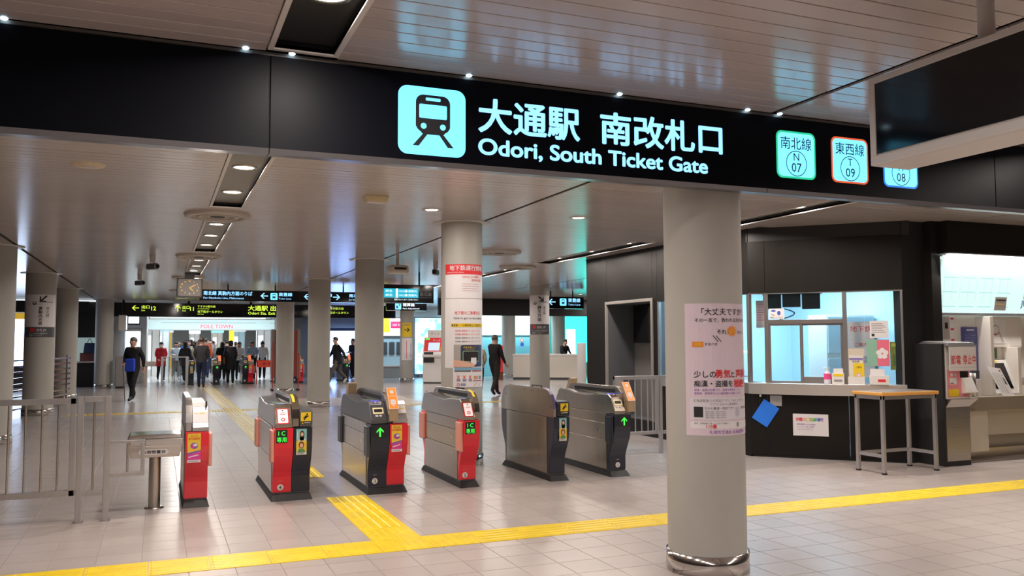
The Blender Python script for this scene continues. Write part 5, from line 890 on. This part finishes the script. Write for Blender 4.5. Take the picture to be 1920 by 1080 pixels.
# ================================================================ PEOPLE
def cl(n, c, r=.75): return mat('cloth_'+n, c, r, spec=.25)
C_BLK, C_NAV, C_CHA = cl('black', (.012, .012, .014)), cl('navy', (.02, .03, .07)), cl('charcoal', (.045, .045, .05)); C_RED, C_BEI, C_LBL = cl('red', (.50, .02, .03)), cl('beige', (.48, .42, .30)), cl('pale_blue', (.50, .60, .68))
C_WHT, C_DEN, C_GRY, C_BLU, C_ORA, C_GRN, C_BRN = cl('white', (.70, .70, .70)), cl('denim', (.30, .40, .52)), cl('grey', (.25, .26, .26)), cl('blue', (.06, .22, .55)), cl('orange', (.65, .12, .05)), cl('green', (.10, .13, .12)), cl('brown', (.12, .07, .04)); C_ROY = cl('royal', (.03, .08, .60))
SH_B, SH_W = mat('shoe_black', (.012, .011, .010), .4), mat('shoe_pale', (.6, .6, .55), .5)
M_GHAIR = mat('hair_grey', (.10, .09, .085), .6); M_BHAIR = mat('hair_brown', (.07, .03, .02), .5)
PEOPLE = []
def hand_mesh():
    b = MB(); b.frustum((-.035, .035, -.012, .012, -.09), (-.026, .026, -.016, .016, 0))
    for k, (x, l_) in enumerate(((-.027, .060), (-.009, .072), (.009, .068), (.027, .054))):
        b.rod((x, 0, -.085), (x*1.05, -.012, -.085-l_*.55), .0085, 6); b.rod((x*1.05, -.012, -.083-l_*.55), (x*1.05, -.035, -.085-l_), .0075, 6)
    b.rod((-.030, -.002, -.035), (-.052, -.018, -.075), .010, 6); b.rod((-.052, -.018, -.073), (-.050, -.03, -.105), .0085, 6)
    me = b.mesh('hand'); me.materials.append(M_SKIN); return me
HAND = hand_mesh()
def person(label, x, y, face, h=1.70, stride=.22, top=C_BLK, bot=C_BLK, shoe=SH_B, hair='short', hairm=None, arms='swing', coat=0, skirt=0, bag=None, lean=0, detail=True, group=None, mask=False, legs=None):
    """face = heading in degrees, 0 looks towards -Y (the camera), 180 away"""
    t = thing('person', label, 'person', (x, y, 0), R(face), group); k = h/1.70
    V, E, Rd, T = [], [], [], []
    def v(p, r, q=None):
        V.append(Vector(p)*k); Rd.append(r*k); T.append(q); return len(V)-1
    def e(a, b, q): E.append((a, b)); TG.append(q)
    TG = []; ly = lambda z: -lean*(z-.9)
    pel = v((0, 0, .93), .155); wai = v((0, ly(1.08), 1.08), .145); che = v((0, ly(1.28), 1.28), .175); nb = v((0, ly(1.41), 1.41), .09); nk = v((0, ly(1.45)-.01, 1.455), .062); hd1 = v((0, ly(1.53)-.025, 1.525), .092); hd2 = v((0, ly(1.61)-.015, 1.605), .098)
    e(pel, wai, top); e(wai, che, top); e(che, nb, top); e(nb, nk, M_SKIN); e(nk, hd1, M_SKIN); e(hd1, hd2, M_SKIN)
    wr = []
    for s in (-1, 1):
        f = -s*stride if legs is None else legs[0 if s < 0 else 1]
        hip = v((s*.088, 0, .88), .115); e(pel, hip, bot)
        if f < 0:   # leg in front (towards -Y)
            kn = v((s*.09, f*.62-.02, .49), .078); an = v((s*.09, f, .10), .054); toe = v((s*.095, f-.15, .035), .040)
        else:
            kn = v((s*.09, f*.30-.03, .49), .078); an = v((s*.09, f+.02, .10+f*.28), .054); toe = v((s*.095, f-.10, .035), .040)
        e(hip, kn, bot); e(kn, an, bot); e(an, toe, shoe)
        sh = v((s*.175, ly(1.36), 1.36), .080); e(che, sh, top)
        if arms == 'front': el = v((s*.225, ly(1.15)+.02, 1.13), .058); w_ = v((s*.11, ly(1.1)-.20, 1.10), .034)
        elif arms == 'table': el = v((s*.23, ly(1.15)-.10, 1.16), .050); w_ = v((s*.16, ly(1.1)-.26, 1.06), .034)
        elif arms == 'reach' and s > 0: el = v((.25, -.16, 1.15), .050); w_ = v((.24, -.40, 1.12), .034)
        elif arms == 'stick' and s < 0: el = v((-.23, .0, 1.12), .058); w_ = v((-.12, -.22, 1.00), .034)
        elif arms == 'low': el = v((s*.22, ly(1.12), 1.11), .058); w_ = v((s*.13, ly(.9)-.14, .93), .034)
        else: el = v((s*.225, s*stride*.35+ly(1.12)+.03, 1.12), .058); w_ = v((s*.235, s*stride*.7+ly(.9)-.04, .885), .034)
        e(sh, el, top); e(el, w_, top); wr.append((el, w_))
    bm = bmesh.new(); sl = bm.verts.layers.skin.verify(); bv = []
    for i, p in enumerate(V): q = bm.verts.new(p); q[sl].radius = (Rd[i], Rd[i]); q[sl].use_root = (i == 0); bv.append(q)
    for a, b_ in E: bm.edges.new((bv[a], bv[b_]))
    me = bpy.data.meshes.new('body'); bm.to_mesh(me); bm.free()
    o = bpy.data.objects.new('body', me); link(o, t); o.modifiers.new('skin', 'SKIN').use_smooth_shade = True; sb = o.modifiers.new('sub', 'SUBSURF'); sb.levels = sb.render_levels = 1 if detail else 0
    PEOPLE.append((o, [(V[a], V[b_], q) for (a, b_), q in zip(E, TG)], k))
    hc = V[hd2]+Vector((0, 0, -.02*k)); hm = hairm or M_HAIR
    # head shape, face and hair
    b = MB(); n = 14; rows = 9; gx, gy, gz = .083*k, .098*k, .088*k; vs = []; fs = []
    for i in range(rows+1):
        a = math.pi*i/rows
        for j in range(n):
            c = 2*math.pi*j/n; px, py, pz = math.sin(a)*math.sin(c), -math.sin(a)*math.cos(c), math.cos(a)
            low = pz < .25 if py < -.35 else pz < -.55
            rr_ = 1.10 if not low else .80
            zz = pz
            if hair in ('long', 'bob') and py > -.25 and pz < -.2: rr_ = 1.10; zz = pz*(3.0 if hair == 'long' else 1.7)
            vs.append(hc+Vector((px*gx*rr_, py*gy*rr_+.008, zz*gz*rr_+.012)))
    for i in range(rows):
        for j in range(n): fs.append((i*n+j, (i+1)*n+j, (i+1)*n+(j+1) % n, i*n+(j+1) % n))
    b.add(vs, fs, None, True)
    if hair == 'bun':
        for i in range(6):
            r_ = .035*k; b.rod(hc+Vector((0, .02, .09*k+i*.008)), hc+Vector((0, .02, .098*k+i*.008)), r_*math.sin(math.pi*(i+.7)/6.5), 10)
    b.build('hair', hm, t)
    if detail:
        b = MB(); fc = hc+Vector((0, -.088*k, -.035*k))
        b.add([fc+Vector(q)*k for q in ((0, -.028, -.018), (-.014, .0, -.020), (.014, 0, -.020), (0, -.004, .022))], [(0, 1, 3), (0, 3, 2), (0, 2, 1)], M_SKIN)
        for s in (-1, 1): b.rod(fc+Vector((s*.030, .004, .012))*k, fc+Vector((s*.030, -.006, .012))*k, .010*k, 8, M_INK); b.rod(fc+Vector((s*.084, .085, .0))*k, fc+Vector((s*.094, .085, .0))*k, .022*k, 8, M_SKIN)
        b.add([fc+Vector(q)*k for q in ((-.022, -.006, -.043), (.022, -.006, -.043), (.016, -.006, -.052), (-.016, -.006, -.052))], [(0, 1, 2, 3)], mat('lips', (.40, .12, .10), .5))
        if mask: b.add([fc+Vector(q)*k for q in ((-.055, .02, .0), (0, -.034, .0), (.055, .02, .0), (.045, .02, -.075), (0, -.02, -.08), (-.045, .02, -.075))], [(0, 1, 4, 5), (1, 2, 3, 4)], M_PAPER)
        tag(b.build('face', None, t), kind='stuff')
        for el, w_ in wr:
            ho = bpy.data.objects.new('hand', HAND); link(ho, t); d = (V[w_]-V[el]).normalized(); ho.location = V[w_]-d*.01; ho.rotation_mode = 'QUATERNION'; ho.rotation_quaternion = Vector((0, 0, -1)).rotation_difference(d); ho.scale = (k, k, k)
    def drape(z0, z1, r0x, r0y, r1x, r1y, m_, name, n=18, sway=0):
        b = MB(); vs = []; rows = 5
        for i in range(rows+1):
            f = i/rows; z = z0+(z1-z0)*f
            for j in range(n):
                c = 2*math.pi*j/n; w_ = 1+.05*f*math.sin(5*c); vs.append((((r0x+(r1x-r0x)*f)*w_*math.cos(c))*k, ((r0y+(r1y-r0y)*f)*w_*math.sin(c)+sway*f*f+ly(z) if z > .9 else (r0y+(r1y-r0y)*f)*w_*math.sin(c)+sway*f*f)*k, z*k))
        b.add(vs, [(i*n+j, i*n+(j+1) % n, (i+1)*n+(j+1) % n, (i+1)*n+j) for i in range(rows) for j in range(n)], None, True); b.build(name, m_, t)
    if coat: drape(1.30, coat, .185, .135, .215, .165, top, 'coat')
    elif not skirt: drape(1.16, .86, .165, .125, .175, .135, top, 'jacket_hem')
    if skirt: drape(1.06, skirt, .135, .11, .19, .15, bot, 'skirt')
    if bag == 'front': MB().box(-.12*k, .15*k, -.21*k, -.13*k, .78*k, 1.12*k).build('bag', C_ROY, t, .03)
    if bag == 'back': MB().box(-.15*k, .15*k, .13*k, .28*k, 1.0*k, 1.42*k).build('backpack', C_BLK, t, .05)
    if bag == 'side': MB().box(.20*k, .28*k, -.13*k, .15*k, .78*k, 1.05*k).build('shoulder_bag', C_BRN, t, .03)
    return t

pa = person('man in dark jacket with blue bag and walking stick at the left', -.62, 25.0, -30, 1.72, .20, C_BLK, C_BLK, arms='stick', bag='front', hairm=M_GHAIR)
MB().rod((-.14, -.26, 1.02), (-.05, -.26, .0), .011).build('walking_stick', C_BRN, pa)
person('man in charcoal jacket walking away along the tactile path', 1.36, 31.0, 172, 1.74, .24, C_CHA, C_NAV, cl('shoe_brown', (.10, .05, .03)), hairm=M_BHAIR, arms='low', bag=None)
person('woman in black jacket and skirt passing the far gates', 2.50, 33.6, 176, 1.64, .06, cl('shiny_black', (.014, .012, .02), .35), C_BLK, hair='bob', skirt=.55, bag='side', arms='low')
person('person in red coat and face mask walking towards the camera', .10, 38.2, 10, 1.60, .16, C_RED, C_BLK, hair='bob', coat=.62, mask=True, arms='low')
person('woman in pale blue top and wide grey trousers left of the gates', .68, 38.6, 15, 1.60, .12, C_LBL, C_GRY, SH_W, hair='bob', bag='side', arms='front')
person('long-haired woman in dark grey coat behind the glass fence', .98, 36.2, 150, 1.60, .10, C_CHA, C_BLK, hair='long', coat=.68)
person('person in long beige coat walking away ahead of the man', 1.62, 38.0, 170, 1.66, .12, C_BEI, C_BEI, hair='short', coat=.40)
person('person in orange-red top in the street beyond the beige coat', 1.95, 40.5, 175, 1.74, .12, C_ORA, C_NAV, detail=False)
person('person all in black with long hair near the far gates', 2.42, 37.0, 175, 1.60, .10, C_BLK, C_BLK, hair='long', coat=.5)
person('person in dark green jacket with backpack walking into the street', 2.78, 39.5, 172, 1.68, .12, C_GRN, C_NAV, bag='back')
person('woman in white blouse and dark cardigan facing the camera', 3.12, 37.4, 6, 1.60, .06, C_WHT, C_BLK, hair='long', hairm=M_BHAIR, arms='front')
person('woman in denim jacket and long black skirt facing the camera', 3.62, 37.2, 4, 1.62, .06, C_DEN, C_BLK, hair='long', hairm=M_BHAIR, skirt=.30, arms='front')
person('person with hair bun, white sleeves and black vest seen from behind', 4.08, 37.6, 176, 1.62, .05, C_WHT, C_BLK, hair='bun', bag='side')
person('person in bright blue jacket deeper in the street', 1.12, 43.5, 170, 1.66, .14, C_BLU, C_GRY, detail=False)
person('man in dark coat striding left beside the plain column', 6.12, 31.6, -78, 1.76, .36, C_BLK, cl('trouser_taupe', (.10, .085, .07)), SH_W, lean=.12, coat=.72, arms='swing')
person('man in dark shirt standing beyond the far right gate', 7.62, 36.0, -60, 1.72, .05, C_NAV, C_BLK, arms='front')
person('person in black mostly hidden behind a column, arm stretched out', 6.35, 27.6, 120, 1.68, .15, C_BLK, C_BLK, arms='reach')
person('man in black using the slim red machine', 8.95, 22.9, 118, 1.76, .20, C_BLK, cl('trouser_black', (.03, .025, .022)), hairm=M_GHAIR, arms='reach', bag=None)
person('person in beige jacket mostly hidden behind the poster column', 8.52, 23.1, 150, 1.58, .10, C_BEI, C_BLK, hair='bob', arms='low')
person('staff member in dark suit leaning over the white counter', 15.45, 31.75, 22, 1.66, .02, C_BLK, C_BLK, arms='table', lean=.15)
rnd = random.Random(4); CN = {}
for n_ in list(MATS):
    if n_.startswith('cloth_'): CN[MATS[n_]] = n_[6:].replace('_', ' ')
CC = [C_BLK, C_CHA, C_NAV, C_LBL, C_WHT, C_GRY, C_BEI, C_DEN, C_BRN, C_BLK, C_CHA]
for k_ in range(34):
    y = 45+k_*.62; f = (y-45)/22; x = .55+1.2*f+rnd.random()*(3.4-2.4*f)
    fc_, tp_, bt_, hr_, ct_ = rnd.choice((0, 180)), rnd.choice(CC), rnd.choice((C_BLK, C_NAV, C_GRY)), rnd.choice(('short', 'bob', 'long')), rnd.choice((0, 0, .7))
    lab = 'distant %s-haired shopper walking %s in %s %s and %s trousers, %s part of street' % (hr_, 'nearer' if fc_ == 0 else 'away', CN[tp_], 'coat' if ct_ else 'jacket', CN[bt_], 'near' if k_ < 12 else 'middle' if k_ < 24 else 'far')
    person(lab, x, y, fc_+rnd.uniform(-20, 20), rnd.uniform(1.55, 1.76), rnd.uniform(.05, .2), tp_, bt_, hair=hr_, detail=False, group='crowd in the shopping street', coat=ct_)
dg = bpy.context.evaluated_depsgraph_get(); dg.update()
done = []
for o, bones, k in PEOPLE: done.append(bpy.data.meshes.new_from_object(o.evaluated_get(dg)))
for (o, bones, k), me in zip(PEOPLE, done):
    mats_ = []
    for a, b_, q in bones:
        if q not in mats_: mats_.append(q)
    o.modifiers.clear(); me.materials.clear()
    for q in mats_: me.materials.append(q)
    idx = []
    for p_ in me.polygons:
        c = p_.center; best = None
        for a, b_, q in bones:
            d = b_-a; s_ = max(0, min(1, (c-a).dot(d)/d.length_squared)); dist = (c-(a+d*s_)).length
            if best is None or dist < best[0]: best = (dist, q)
        idx.append(mats_.index(best[1]))
    me.polygons.foreach_set('material_index', idx); me.polygons.foreach_set('use_smooth', [True]*len(idx))
    for vtx in me.vertices:
        c = vtx.co
        if .95*k < c.z < 1.42*k and abs(c.x) < .17*k and abs(c.y) < .17*k: c.y *= .82
    me.update(); o.data = me

# cool strip lamps added to brighten the service walls at the far right
for x, w_, lab in ((14.3, 4.4, 'thin cool strip lamp washing the cyan wall'), (9.35, 1.1, 'short cool strip lamp over the ticket phones')):
    t = thing('wall_washer', lab, 'lamp', (x, 35.1, ZC-.05)); MB().box(-w_/2, w_/2, -.04, .04, 0, .045).build('housing', M_TRIM, t); MB().box(-w_/2+.02, w_/2-.02, -.03, .03, -.006, 0).build('tube', M_WGLOW, t)
    ld = bpy.data.lights.new('washer_light', 'AREA'); ld.shape = 'RECTANGLE'; ld.size = w_; ld.size_y = .06; ld.energy = 55*w_; ld.color = (.62, .90, 1.0); lo = bpy.data.objects.new('washer_light', ld); link(lo, t); lo.location = (0, 0, -.01); lo.rotation_euler = (R(25), 0, 0)
